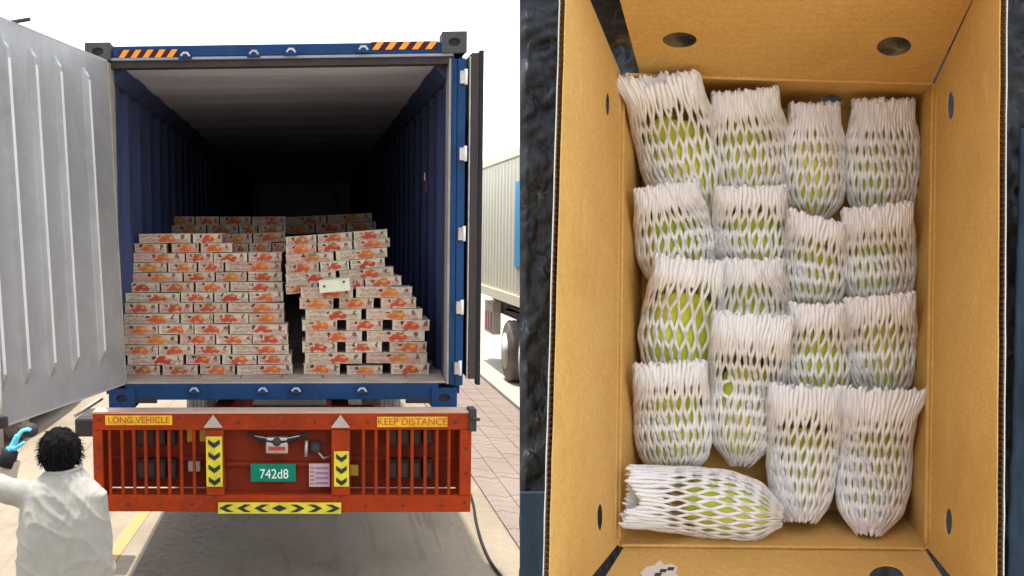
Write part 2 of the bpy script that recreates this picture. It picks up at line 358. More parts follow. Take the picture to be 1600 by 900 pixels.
# ------------------------------------------------------------------ shipping container
Y0 = 6.943; X0, X1 = -1.45, 1.03; ZB, ZT = 1.30, 3.745; YE = 24.4; ZF = 1.467; IX0, IX1, ZC = -1.345, .925, 3.60
ct = empty('shipping_container', (-.21, Y0, ZB), 'open blue shipping container with dark interior, loaded with printed cartons', 'shipping container')
def corr(axis, a, y0, y1, z0, z1, per, dep):
    """trapezoid corrugated sheet running along Y, at x=a (axis 0) or z=a (axis 2, spanning x z0..z1)"""
    mb = MB(); ys = []; y = y0
    while y < y1:
        for f_, o_ in ((0, 0), (.36, 0), (.5, 1), (.86, 1)): ys.append((min(y+f_*per, y1), o_))
        y += per
    ys.append((y1, 0)); vs = []
    for y, o_ in ys:
        if axis == 0: vs += [(a+dep*o_, y, z0), (a+dep*o_, y, z1)]
        else: vs += [(z0, y, a+dep*o_), (z1, y, a+dep*o_)]
    return mb.add(vs, [(2*i, 2*i+1, 2*i+3, 2*i+2) for i in range(len(ys)-1)])
for a, dep in ((IX0, -.045), (IX1, .045)):
    o = corr(0, a, Y0+.16, YE, ZF-.05, ZC+.02, .52, dep).build('side_wall', INNER, ct)
    o.modifiers.new('s', 'SOLIDIFY').thickness = .004
# outer skin of the side walls and roof
MB().box((X0, Y0+.17, ZB+.14), (X0+.02, YE, ZT-.06)).build('outer_side_panel', BLUE, ct)
MB().box((X1-.02, Y0+.17, ZB+.14), (X1, YE, ZT-.06)).build('outer_side_panel', BLUE, ct)
MB().box((X0, Y0+.17, ZT-.06), (X1, YE+.06, ZT-.04)).build('roof_skin', BLUE, ct)
corr(2, ZC, Y0+.16, YE, IX0+.07, IX1-.07, .95, .010).build('roof_panel', CEIL, ct)
for x, s_ in ((IX0, 1), (IX1, -1)):          # slanted dark rails where roof meets wall
    MB().prism([(x-.03*s_, Y0+.14, ZC+.03), (x+.085*s_, Y0+.14, ZC+.03), (x+.085*s_, Y0+.14, ZC-.012), (x+.01*s_, Y0+.14, ZC-.09), (x-.03*s_, Y0+.14, ZC-.09)], (0, YE-Y0-.15, 0)).build('top_side_rail', INNER, ct)
# floor planks
for k in range(8):
    xx = IX0-.03+k*(IX1-IX0+.06)/8
    MB().box((xx, Y0+.19, ZF-.03), (xx+(IX1-IX0+.06)/8-.006, YE, ZF-.002)).build('floor_plank', SILL, ct)
MB().box((X0, Y0+.17, ZB+.06), (X1, YE, ZF-.035)).build('floor_frame', BLUE, ct)
# end wall with its two posts, beams and lower ledge
ENDP = paint('lightened_end_wall', (.62, .68, .80), (.5, .55, .65), .5, 1.5)  # far wall coloured paler to stand in for light lost over the depth
MB().box((X0, YE, ZB), (X1, YE+.06, ZT-.06)).build('end_wall', ENDP, ct)
for px in (400, 523):
    c = W(px, 330, YE-.15); MB().box((c.x-.12, YE-.16, ZF), (c.x+.12, YE-.01, 2.5+.95)).build('end_post', paint('end_post_paint', (.42, .48, .46), None, .6), ct)
for z in (2.62, 2.82, 3.02, 3.22): MB().box((-.55, YE-.10, z), (.95, YE-.012, z+.05)).build('end_beam', ENDP, ct)
# sill, header, posts
sl_ = W(205, 603, Y0).z
MB().box((X0+.165, Y0+.004, ZB+.045), (X1-.165, Y0+.17, ZF-.012)).build('rear_sill', BLUE, ct, bevel=.006)
MB().box((IX0+.01, Y0+.01, ZF-.011), (IX1-.01, Y0+.185, ZF)).build('threshold_plate', SILL, ct, bevel=.003)
hd = MB().box((X0+.13, Y0+.004, ZC+.06), (X1-.13, Y0+.15, ZT-.012)).build('header_beam', BLUE, ct, bevel=.006)
MB().box((IX0-.02, Y0+.0, ZC+.040), (IX1+.02, Y0+.06, ZC+.056)).build('header_lip', paint('pale_lip', (.28, .30, .36), None, .5), ct)
MB().box((IX0-.02, Y0+.03, ZC-.006), (IX1+.02, Y0+.13, ZC+.038)).build('header_seal', DKM, ct)
for s_, xo, xi in ((1, X0, IX0), (-1, X1, IX1)):
    MB().box((xo+.002*s_, Y0+.003, ZB+.14), (xo+.055*s_, Y0+.12, ZT-.12)).build('corner_post', BLUE, ct, bevel=.006)
    MB().box((xo+.056*s_, Y0+.035, ZB+.14), (xo+.075*s_, Y0+.15, ZT-.12)).build('post_channel', paint('blue_channel', (.04, .13, .27), None, .4), ct)
    MB().box((xo+.076*s_, Y0+.012, ZF-.02), (xi-.012*s_, Y0+.16, ZC+.04)).build('inner_jamb', BLUE, ct, bevel=.005)
    MB().box((xi-.011*s_, Y0+.02, ZF-.02), (xi+.006*s_, Y0+.17, ZC+.03)).build('door_seal', SEAL, ct, bevel=.003)
def casting(px0, px1, z0, z1, mat):
    a, b = W(px0, 350, Y0-.02).x, W(px1, 350, Y0-.02).x; cx, cz = (a+b)/2, (z0+z1)/2
    hole = [(cx+.038*math.cos(t), cz+.026*math.sin(t)) for t in np.linspace(0, 2*math.pi, 17)[:-1]]
    o = plate([(a, z0), (b, z0), (b, z1), (a, z1)], [hole], lambda s, t, h: (s, Y0-.02+h, t), .028).build('corner_casting', mat, ct, bevel=.006)
    MB().box((a+.004, Y0+.012, z0+.004), (b-.004, Y0+.15, z1-.004)).build('casting_core', DKM, o)
    return o
casting(139, 179, ZT-.11, ZT+.012, CAST); casting(688, 727, ZT-.09, ZT+.05, CAST)
casting(163, 205, ZB-.012, ZB+.125, BLUE); casting(676, 717, ZB-.012, ZB+.125, BLUE)
for a, b in ((206, 245), (634, 674)):      # dark fork slots beside the lower castings
    c, d_ = W(a, 630, Y0-.0), W(b, 622, Y0); MB().box((c.x, Y0-.004, c.z), (d_.x, Y0+.02, d_.z)).build('sill_slot', BLK, ct)
# hazard stripes on the header
for a, b, sgn, y_ in ((184, 278, 1, 84), (580, 684, 1, 71)):
    p, q = W(a, y_, Y0), W(b, y_, Y0); zc = (p.z+q.z)/2; hh = .026
    base = MB().box((p.x, Y0-.002, zc-hh), (q.x, Y0+.005, zc+hh)).build('hazard_tape', MAR, ct); n_ = 5; w_ = (q.x-p.x)/n_
    for k in range(n_):
        x = p.x+k*w_+.004
        MB().prism([(x, Y0-.004, zc-hh), (x+w_*.48, Y0-.004, zc-hh), (min(x+w_*.95, q.x), Y0-.004, zc+hh), (x+w_*.45, Y0-.004, zc+hh)], (0, .004, 0)).build('hazard_stripe', ORG, base)
def keeper(px, py, up_=1):
    c = W(px, py, Y0-.02); o = MB().prism([(c.x-.045, Y0-.03, c.z-.022), (c.x+.045, Y0-.03, c.z-.022), (c.x+.04, Y0-.03, c.z+.005), (c.x+.02, Y0-.03, c.z+.024*up_+.004), (c.x-.015, Y0-.03, c.z+.026*up_+.004), (c.x-.035, Y0-.03, c.z+.004)], (0, .03, 0)).build('lock_keeper', BLUE, ct, bevel=.004)
    MB().prism([(c.x-.030, Y0-.036, c.z+.002), (c.x-.012, Y0-.036, c.z+.022), (c.x+.02, Y0-.036, c.z+.022), (c.x+.038, Y0-.036, c.z-.004), (c.x+.026, Y0-.036, c.z-.008), (c.x+.012, Y0-.036, c.z+.010), (c.x-.008, Y0-.036, c.z+.010), (c.x-.022, Y0-.036, c.z-.006)], (0, .01, 0)).build('keeper_wear', STEEL, o)
for px, py in ((289, 87), (396, 84), (454, 81), (567, 77)): keeper(px, py)
for px, py in ((303, 610), (410, 610), (462, 610), (565, 610)): keeper(px, py)
# hinges on the right post
for px, py in ((722, 120), (721, 240), (719, 365), (716, 480), (713, 575)):
    c = W(px, py, Y0-.02); o = MB().box((c.x-.014, Y0-.03, c.z-.045), (c.x+.022, Y0+.01, c.z+.04)).build('hinge', STEEL, ct, bevel=.004)
    MB().tube([(c.x+.026, Y0-.02, c.z-.05), (c.x+.026, Y0-.02, c.z+.05)], .011).build('hinge_pin', WHITE, o, smooth=True)
# right door folded back along the side, seen edge on
rd = MB().box((X1+.034, Y0-.01, ZF+.02), (X1+.078, Y0+1.15, ZT-.09)).build('folded_door', DKM, ct)
MB().box((X1+.084, Y0-.02, ZF-.02), (X1+.112, Y0+.05, ZT-.075)).build('door_gasket', RUBBER, rd, bevel=.004)
MB().box((X1+.022, Y0-.0, ZF+.02), (X1+.031, Y0+.05, ZT-.11)).build('door_edge', STEEL, rd)
MB().box((X1+.078, Y0+.0, ZF+.02), (X1+.083, Y0+.04, ZT-.09)).build('edge_trim', SEAL, rd)
for k in (0, 1): MB().tube([(X1+.135, Y0+.35+k*.45, ZF+.05), (X1+.135, Y0+.35+k*.45, ZT-.12)], .016).build('lock_rod', STEEL, rd, smooth=True)
# left door swung towards the camera
pA = Vector((W(177, 350, 6.90).x+.02, 6.90, 0)); pB = Vector((-1.83, 5.15, 0)); L = (pB-pA).length
dd = (pB-pA).normalized(); nn = Vector((-dd.y, dd.x, 0));  nn = nn if nn.x > 0 else -nn       # inner face looks right
zb0, zt0 = ZF+.005, 3.625; 
def dp(s, z, h): return pA+dd*s+nn*h+Vector(((2.55-z)*.034, 0, z))
door = MB().add([dp(0, zb0, -.05), dp(L, zb0-.03, -.05), dp(L, zt0+.07, -.05), dp(0, zt0, -.05)], [(0, 1, 2, 3)]).build('open_door', DOORM, ct)
def ztop(s): return zt0+.07*s/L
def zbot(s): return zb0-.03*s/L
# inner skin with pressed vertical grooves
secs = []
def s_at(px):                                  # along-door distance of a pixel column at mid height
    lo, hi = 0, L
    for _ in range(40):
        m = (lo+hi)/2
        if proj(dp(m, 2.7, 0))[0] > px: lo = m
        else: hi = m
    return lo
grooves = [s_at(143), s_at(100), s_at(62), s_at(20), s_at(-20)]
xs = [0.0]; 
for gx in grooves: xs += [gx-.030, gx-.018, gx+.014, gx+.026]
xs.append(L); hs_ = [0]+[0, .034, .034, 0]*len(grooves)+[0]
mb = MB(); rows = []
for fr, mul in ((0, 0), (.085, 0), (.115, 1), (.93, 1), (.955, 0), (1, 0)):
    rows.append([dp(s, zbot(s)+(ztop(s)-zbot(s))*fr, hgt*mul) for s, hgt in zip(xs, hs_)])
n_ = len(xs); mb.add([p for r_ in rows for p in r_], [(j*n_+i, j*n_+i+1, (j+1)*n_+i+1, (j+1)*n_+i) for j in range(5) for i in range(n_-1)])
sk = mb.build('inner_skin', DOORM, door)
for gx in grooves:
    q = MB(); zA, zB = zb0+(zt0-zb0)*.12, zb0+(zt0-zb0)*.925
    q.add([dp(gx-.017, zA, .0346), dp(gx+.013, zA, .0346), dp(gx+.013, zB, .0346), dp(gx-.017, zB, .0346)], [(0, 1, 2, 3)]); q.build('rib_face', RIBM, door); 
md = sk.modifiers.new('b', 'BEVEL'); md.width = .006; md.segments = 2; md.limit_method = 'ANGLE'; md.angle_limit = .2
for p in sk.data.polygons: p.use_smooth = True
EDG = paint('door_edge_grey', (.38, .37, .36), None, .5)
MB().prism([dp(0, zb0, -.05), dp(L, zbot(L), -.05), dp(L, zbot(L), 0), dp(0, zb0, 0)], (0, 0, -.012)).build('bottom_edge', EDG, door)
MB().prism([dp(0, zt0, -.05), dp(L, ztop(L), -.05), dp(L, ztop(L), 0), dp(0, zt0, 0)], (0, 0, .012)).build('top_edge', EDG, door)
MB().obox(dp(-.006, (zb0+zt0)/2, -.01), dd*.010, nn*.014, Vector((-.034*(zt0-zb0)/2, 0, (zt0-zb0)/2))).build('door_gasket', SEAL, door)
MB().obox(dp(-.03, (zb0+zt0)/2, -.02), dd*.012, nn*.012, Vector((-.034*(zt0-zb0)/2, 0, (zt0-zb0)/2))).build('hinge_strip', DKM, door)
sc_ = s_at(50); c = dp(sc_, ztop(sc_)+.03, -.03)
MB().tube([c-Vector((0, 0, .05)), c], .014).tube([c-nn*.03, c+nn*.09+Vector((0, 0, .008))], .012).build('lock_cam', DKM, door)
sc_ = s_at(18)
c = W(6, 660, 5.45); MB().box((c.x-.05, 5.42, c.z-.03), (c.x+.02, 5.47, c.z+.03)).build('lock_bracket', DKM, door, bevel=.005)
MB().tube([(c.x-.02, 5.45, c.z-.16), (c.x-.02, 5.45, c.z+.4)], .017).build('lock_rod', STEEL, door, smooth=True)
# tag on the right inner wall
c = Vector((IX1-.004, 8.3, 2.5+.36)); MB().box((c.x-.003, 8.24, c.z-.06), (c.x, 8.36, c.z+.03)).build('wall_tag', plain('rust_tag', (.30, .10, .04), .7), ct)
MB().tube([(c.x-.01, 8.3, c.z+.03), (c.x-.01, 8.3, c.z+.09)], .008).build('lashing_ring', STEEL, ct)

# ------------------------------------------------------------------ semi-trailer
Yb = 6.693; TX0, TX1 = W(144, 650, Yb).x, W(737, 650, Yb).x
tr = empty('semi_trailer', (-.2, Yb, 0), 'red semi trailer rear with barred bumper and chevron plates under the blue container', 'trailer')
def bz(py, px=430): return W(px, py, Yb).z
zt, z1_, z2_, z3_ = 1.295, bz(672), bz(774), bz(800)
MB().box((TX0, Yb, z1_), (TX1, Yb+.04, zt)).build('top_beam', RED, tr, bevel=.005)
MB().box((TX0, Yb-.002, zt), (TX1, Yb+.17, zt+.012)).build('top_ledge', paint('sunlit_ledge', (.50, .36, .28), (.35, .15, .08), .5, 5), tr)  # pale colour painted in for sunlight on top of the ledge
MB().box((TX0+.03, Yb, z3_), (TX1, Yb+.20, z2_)).build('bottom_beam', RED, tr, bevel=.008)
for a, b in ((TX0, TX0+.065), (TX1-.075, TX1)): MB().box((a, Yb-.004, z2_+.001 if a > 0 else z2_-.02), (b, Yb+.24, z1_-.001)).build('side_post', RED, tr, bevel=.004)
def xb(px): return W(px, 720, Yb).x
bolt = MB().lathe((0, 0, 0), (0, -1, 0), [(0, .009), (.005, .009), (.007, .005)], 6).mesh('bolt', DKM)
for px, py in [(155, 656), (155, 700), (154, 730), (160, 765), (280, 652), (372, 660), (492, 660), (575, 660), (712, 660), (728, 700), (728, 740), (726, 785), (200, 788), (250, 788), (300, 788), (572, 790), (630, 790), (690, 790), (335, 775), (533, 775)]:
    q = W(px, py, Yb-.007 if py in (775,) else Yb-.003); o = bpy.data.objects.new('bolt', bolt); COL.objects.link(o); o.parent = tr; o.location = q-Vector(tr.location)
for a, b in ((322, 350), (518, 547)): MB().box((xb(a), Yb-.006, z2_+.001), (xb(b), Yb+.08, z1_-.001)).build('centre_post', RED, tr, bevel=.004)
for px in (171, 190.5, 209, 227, 246, 264, 283, 303, 568, 587.6, 606, 624.6, 644, 664.5, 683, 702):
    x = xb(px); MB().tube([(x, Yb+.02, z2_-.004), (x, Yb+.02, z1_+.004)], .0115, 8, False).build('guard_bar', RED, tr, smooth=True)
# recessed panels
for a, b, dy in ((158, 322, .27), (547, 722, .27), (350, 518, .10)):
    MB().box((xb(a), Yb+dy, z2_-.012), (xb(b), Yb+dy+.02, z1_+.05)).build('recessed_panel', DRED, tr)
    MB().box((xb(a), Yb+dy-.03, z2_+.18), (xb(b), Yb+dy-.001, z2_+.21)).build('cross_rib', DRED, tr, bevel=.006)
# tail light clusters, two tiers each side
for x0, x1_ in ((206, 272), (606, 682)):
    for y0, y1_ in ((674, 704), (726, 758)):
        for k in range(4):
            a = x0+(x1_-x0)*k/4; o = MB().box((xb(a+1.5), Yb+.15, bz(y1_)), (xb(a+(x1_-x0)/4-1.5), Yb+.235, bz(y0))).build('tail_light', LAMP, tr, bevel=.006)
            MB().box((xb(a+4), Yb+.142, bz(y1_-5)), (xb(a+(x1_-x0)/4-4), Yb+.1495, bz(y0+5))).build('lens', paint('smoky_lens', (.07, .035, .03), (.03, .05, .04), .25, 30), o)
for px in (294, 314): MB().box((xb(px-7), Yb+.2, bz(700)), (xb(px+7), Yb+.24, bz(677))).build('amber_lamp', AMBL, tr, bevel=.006)
MB().box((xb(288), Yb+.2, bz(748)), (xb(307), Yb+.24, bz(732))).build('junction_box', GREYR, tr, bevel=.005)
MB().box((xb(549), Yb+.2, bz(755)), (xb(562), Yb+.24, bz(738))).build('amber_lamp', AMBL, tr, bevel=.006)
# reflector triangles
for px in (333, 532):
    a, b, c = W(px-15, 668, Yb-.006), W(px+15, 668, Yb-.006), W(px, 648, Yb-.006)
    MB().prism([a, b, c], (0, -.008, 0)).build('reflector_triangle', GREYR, tr)
# chevron plates
def chev_v(px0, px1, py0, py1, ns):
    a, b = W(px0, py1, Yb-.008), W(px1, py0, Yb-.008); yy = Yb-.009
    o = MB().box((a.x, yy-.006, a.z), (b.x, yy+.002, b.z)).build('chevron_plate', YEL, tr)
    cx, hw = (a.x+b.x)/2, (b.x-a.x)*.36
    for k in range(ns):
        zc = b.z-(k+.55)*(b.z-a.z)/ns; q = (b.z-a.z)/ns
        MB().prism([(cx-hw, yy-.007, zc+.34*q), (cx, yy-.007, zc+.02*q), (cx+hw, yy-.007, zc+.34*q), (cx+hw, yy-.007, zc-.02*q), (cx, yy-.007, zc-.36*q), (cx-hw, yy-.007, zc-.02*q)], (0, -.003, 0)).build('chevron', BLK, o)
chev_v(323, 347, 682, 760, 4); chev_v(522, 545, 705, 760, 3)
a, b = W(341, 800, Yb-.008), W(533, 785, Yb-.008); yy = Yb-.012
o = MB().box((a.x, yy-.006, a.z-.008), (b.x, yy+.002, b.z)).build('chevron_plate', YEL, tr)
cz = (a.z+b.z)/2-.004; cw = (b.x-a.x)/7; hh = (b.z-a.z)*.38
for k in range(7):
    cx = a.x+(k+.5)*cw; y_ = yy-.007
    if k == 3: pts = [(cx-.05, y_, cz), (cx, y_, cz-hh*.9), (cx+.05, y_, cz), (cx, y_, cz+hh*.9)]
    else:
        s_ = -1 if k < 3 else 1
        pts = [(cx-.045*s_, y_, cz+hh), (cx+.0*s_, y_, cz+hh), (cx+.05*s_, y_, cz), (cx+.0*s_, y_, cz-hh), (cx-.045*s_, y_, cz-hh), (cx+.008*s_, y_, cz)]
    MB().prism(pts, (0, -.003, 0)).build('chevron', BLK, o)
# word plates
def sign(px0, px1, py0, py1, body, sz):
    a, b = W(px0, py1, Yb-.002), W(px1, py0, Yb-.002)
    o = MB().box((a.x, Yb-.010, a.z), (b.x, Yb-.001, b.z)).build('warning_sign', AMB, tr)
    text(o, 'lettering', body, sz, REDL, ((a.x+b.x)/2, Yb-.011, (a.z+b.z)/2), (1, 0, 0), (0, 0, 1), .001, 1.0); return o
sign(165, 269, 649, 664, 'LONG VEHICLE', .060); sign(589, 699, 651, 667, 'KEEP DISTANCE', .064)
# number plate, its lamp, the cable loop and the small valve
a, b = W(392, 752, Yb+.06), W(462, 724, Yb+.06)
o = MB().box((a.x, Yb+.045, a.z), (b.x, Yb+.055, b.z)).build('number_plate', PLG, tr, bevel=.003)
text(o, 'plate_number', '742d8', .092, WHITE, ((a.x+b.x)/2+.006, Yb+.044, (a.z+b.z)/2-.010), (1, 0, 0), (0, 0, 1), .001, .85)
a, b = W(483, 760, Yb+.06), W(515, 724, Yb+.06)
o = MB().box((a.x, Yb+.05, a.z), (b.x, Yb+.06, b.z)).build('data_plate', paint('pink_plate', (.50, .34, .34), (.4, .25, .3), .5, 12), tr)
for k in range(4): MB().box((a.x+.045, Yb+.046, a.z+.02+k*.034), (b.x-.008, Yb+.0495, a.z+.032+k*.034)).build('plate_stripe', plain('mauve_ink', (.22, .12, .3), .6), o)
for k in range(5): MB().box((a.x+.008, Yb+.047, a.z+.016+k*.027), (a.x+.036, Yb+.0495, a.z+.026+k*.027)).build('plate_stripe', plain('grey_ink', (.25, .16, .16), .6), o)
pts = [W(386+k*8, 676+14*math.sin(math.pi*k/12)**1.0, Yb+.03) for k in range(13)]
MB().tube(pts, [.012+.012*math.sin(math.pi*k/12) for k in range(13)], 8).build('cable_loop', RUBBER, tr, smooth=True)
pts = [W(398+k*7, 681+5*math.sin(math.pi*k/10), Yb+.02) for k in range(11)]
MB().tube(pts, .006, 6).build('bright_strap', STEEL, tr, smooth=True)
a, b = W(415, 710, Yb), W(450, 684, Yb)
br = MB().box((a.x, Yb+.01, a.z), (b.x, Yb+.07, b.z)).build('lamp_bracket', STEEL, tr, bevel=.012)
MB().box((a.x+.02, Yb+.003, a.z+.025), (b.x-.02, Yb+.012, a.z+.05)).build('red_lens', plain('red_lens', (.4, .03, .02), .3), br)
MB().lathe((a.x*.5+b.x*.5, Yb+.009, b.z-.03), (0, -1, 0), [(0, .03), (.008, .026), (.014, .012)], 16).build('lamp_socket', DKM, br, smooth=True)
c = W(493, 700, Yb+.05); v_ = MB().lathe((c.x, Yb+.09, c.z), (0, -1, 0), [(0, .045), (.03, .045), (.035, .03), (.06, .03), (.062, .015)], 18).build('air_valve', DKM, tr, smooth=True)
MB().tube([(c.x-.06, Yb+.05, c.z+.05), (c.x-.065, Yb+.05, c.z-.06)], .012).tube([(c.x+.02, Yb+.05, c.z-.03), (c.x+.05, Yb+.06, c.z-.07), (c.x+.12, Yb+.08, c.z-.06)], .008).build('air_pipe', STEEL, v_, smooth=True)
MB().box((TX1-.02, Yb-.02, zt-.12), (TX1+.03, Yb+.1, zt+.03)).tube([(TX1, Yb-.03, zt-.03), (TX1+.05, Yb-.02, zt-.04)], .012).build('twist_lock', DKM, tr, bevel=.012)
q0, q1 = W(119, 681, 7.5), W(146, 652, 7.5)
MB().box((q0.x, 7.45, q0.z), (TX0+.02, 7.9, q1.z)).build('side_locker', DKM, tr, bevel=.02)
MB().tube([(q0.x-.01, 7.5, q1.z+.01), W(160, 622, 7.6)], .014).build('locker_stay', STEEL, tr, smooth=True)
# chassis and wheels
for x in (-.62, .2): MB().box((x-.06, Yb+.3, .86), (x+.06, 23.5, 1.28)).build('chassis_rail', RED, tr)
for y in (8.4, 12, 15, 18, 21): MB().box((TX0+.05, y-.06, 1.14), (TX1-.05, y+.06, 1.28)).build('cross_member', RED, tr)
def wheel(parent, c, ax, r=.5, wd=.27, name='wheel'):
    c = Vector(c); ax = Vector(ax).normalized()
    t = MB().lathe(c, ax, [(0, r*.58), (.012, r*.62), (.015, r*.86), (.03, r*.95), (.055, r), (wd-.05, r), (wd-.02, r*.93), (wd, r*.6)], 40).build(name, TYRE, parent, smooth=True)
    for k in range(4): MB().lathe(c+ax*(.065+k*(wd-.13)/3.4), ax, [(0, r+.001), (.004, r+.006), (.026, r+.006), (.03, r+.001)], 40).build('tread_rib', TYRE, t)
    MB().lathe(c+ax*-.004, ax, [(0, r*.60), (.003, r*.56), (.05, r*.5), (.09, r*.44), (.092, .01)], 32).build('rim', RIM, t, smooth=True)
    MB().lathe(c+ax*.09, -ax, [(0, r*.27), (.07, r*.24), (.11, r*.16), (.115, .02)], 20).build('hub', RIM, t, smooth=True)
    b = MB(); u_ = ax.orthogonal().normalized(); v2 = ax.cross(u_)
    for k in range(10):
        a_ = 2*math.pi*k/10; b.lathe(c+ax*.085+(u_*math.cos(a_)+v2*math.sin(a_))*r*.36, -ax, [(0, .017), (.03, .017), (.034, .008)], 6)
    b.build('wheel_nuts', STEEL, t); return t
for y in (11.3, 12.8, 14.3):
    wheel(tr, (TX0+.10, y, .5), (1, 0, 0)); wheel(tr, (TX1-.10, y, .5), (-1, 0, 0))
    MB().tube([(TX0+.2, y, .5), (TX1-.2, y, .5)], .06).build('axle', DKM, tr)

# ------------------------------------------------------------------ cartons in the container
def carton_mesh(name, w_, h_, d_, mat):
    m = bpy.data.meshes.new(name); bm = bmesh.new(); x, hh, dpt = w_/2, h_, d_
    lp = .006                                   # lid lip standing proud
    def bx(x0, y0, z0, x1, y1, z1):
        v = [bm.verts.new(p) for p in ((x0,y0,z0),(x1,y0,z0),(x1,y1,z0),(x0,y1,z0),(x0,y0,z1),(x1,y0,z1),(x1,y1,z1),(x0,y1,z1))]
        for f_ in ((0,3,2,1),(4,5,6,7),(0,1,5,4),(1,2,6,5),(2,3,7,6),(3,0,4,7)): bm.faces.new([v[i] for i in f_])
    bx(-x, 0, 0, x, dpt, hh*.90); bx(-x-.003, -.003, hh*.905, x+.003, dpt+.003, hh*.985)
    uvl = bm.loops.layers.uv.new('UVMap')
    for f_ in bm.faces:
        n_ = f_.normal; f_.normal_update(); n_ = f_.normal
        for l in f_.loops:
            c = l.vert.co
            if abs(n_.y) > .5: l[uvl].uv = ((c.x+x)/(2*x), c.z/hh)
            elif abs(n_.x) > .5: l[uvl].uv = (c.y/dpt, c.z/hh)
            else: l[uvl].uv = (.02, .97)
    bm.to_mesh(m); bm.free(); m.materials.append(mat); return m
meS = carton_mesh('short_carton', .242, 1, .38, BOXS); meL = carton_mesh('long_carton', .385, 1, .24, BOXL)
ORD = ['', 'first', 'second', 'third', 'fourth', 'fifth', 'sixth', 'seventh', 'eighth', 'ninth', 'tenth', 'eleventh', 'twelfth', 'thirteenth', 'fourteenth', 'fifteenth', 'sixteenth']
def put_box(xa, xb_, z, h_, Y, roll=0, yaw=0, label='', grp='', force=None):
    wd = xb_-xa; long = wd > .31 if force is None else force; me = meL if long else meS
    o = bpy.data.objects.new('mango_carton', me); COL.objects.link(o)
    o.scale = (wd/(.385 if long else .242)*.985, 1, h_); o.location = ((xa+xb_)/2, Y, z); o.rotation_euler = (0, -math.radians(roll), math.radians(yaw))
    tag(o, label, 'carton', grp); return o
hL = .0728
def YL(k): return 7.32+.03*(k-1)/4 if k <= 5 else 7.35+(k-5)*.07 if k <= 10 else 7.70+(k-10)*.01
LR = {1: [(195, 248), (252, 307), (311, 366), (369, 457)], 2: [(197, 285), (289, 343), (346, 400), (402, 455)], 3: [(193, 246), (247, 302), (304, 360), (362, 451)],
      4: [(190, 277), (280, 335), (337, 393), (394, 450)], 5: [(191, 246), (247, 302), (303, 356), (358, 449)], 6: [(190, 280), (282, 332), (334, 388), (389, 444)],
      7: [(195, 247), (249, 301), (303, 354), (356, 444)], 8: [(196, 281), (283, 333), (335, 388), (390, 443)], 9: [(199, 250), (252, 303), (306, 358), (360, 442)],
      10: [(203, 286), (288, 336), (338, 386), (388, 441)], 11: [(206, 262), (264, 308), (311, 350), (352, 440)], 12: [(210, 290), (292, 334), (335, 387), (389, 441)],
      13: [(212, 262), (270, 312), (315, 364)], 14: [(219, 300), (303, 348)]}
for k, row in LR.items():
    for i, (a, b) in enumerate(row):
        Y = YL(k)+random.uniform(-.014, .014)
        c0, c1 = W(a, 480, Y), W(b, 480, Y)
        lab = f"printed fruit carton, {'leftmost' if i == 0 else 'rightmost' if i == len(row)-1 else ORD[i+1]+' from left'}, {ORD[k]+' row from the bottom' if k > 1 else 'bottom row'} of the left stack"
        put_box(c0.x, c1.x, ZF+.001+hL*(k-1), hL*random.uniform(.93, .985), Y, random.uniform(-.9, .9), random.uniform(-2, 2), lab, 'printed cartons in the left stack')
hR = .0782
RR = {1: [(474, 531, 1), (542, 598, .8), (611, 671, 1)], 2: [(476, 566, 1), (572, 668, 1)], 3: [(472, 527, 1), (540, 597, 1), (609, 667, 1)], 4: [(477, 566, 1), (573, 664, 1)],
      5: [(472, 527, 1), (541, 598, 1), (613, 671, 1)], 6: [(477, 565, 1), (572, 660, 1)], 7: [(468, 521, 1), (530, 584, 1), (595, 650, 1)], 8: [(470, 552, 1), (556, 644, 1)]}
for k, row in RR.items():
    for i, (a, b, sc) in enumerate(row):
        Y = 7.30+.008*k+random.uniform(-.012, .012); c0, c1 = W(a, 520, Y), W(b, 520, Y)
        pos = ['left', 'middle', 'right'] if len(row) == 3 else ['left', 'right']
        lab = f"{pos[i]} printed fruit carton in the {ORD[k]+' row from the bottom' if k > 1 else 'bottom row'}, gappy right stack"
        put_box(c0.x, c1.x, ZF+.001+hR*(k-1), hR*.975*sc, Y, random.uniform(-.6, .6), random.uniform(-1.2, 1.2), lab, 'printed cartons in the right stack')
# leaning upper rows of the right stack (slope up to the right)
UP = [(445, 432, 460, 447, [(447, 497), (548, 569), (571, 628)]), (429, 417, 445, 432, [(447, 526), (531, 616)]), (413, 402, 429, 416, [(447, 499), (501, 546), (548, 602)]),
      (398, 385, 413, 401, [(447, 522), (525, 606)]), (384, 371, 398, 385, [(447, 495), (497, 551), (553, 610)]), (370, 357, 384, 371, [(447, 495), (497, 551), (553, 606)])]
for j, (tl, trr, bl, brr, row) in enumerate(UP):
    Y = 7.44+.05*j
    for i, (a, b) in enumerate(row):
        fa, fb = (a-447)/(610-447), (b-447)/(610-447)
        za, zb2 = W(a, bl+(brr-bl)*fa, Y), W(b, bl+(brr-bl)*fb, Y); zt_ = W(a, tl+(trr-tl)*fa, Y).z
        roll = math.degrees(math.atan2(zb2.z-za.z, zb2.x-za.x)); zc = (za.z+zb2.z)/2
        lab = f"{'left' if i == 0 else 'right' if i == len(row)-1 else 'middle'} tilted fruit carton in the {ORD[8+j+1]} row up of the right stack"
        put_box(za.x, zb2.x, zc, (zt_-za.z)*.97, Y, roll, 1.5, lab, 'tilted cartons topping the right stack')
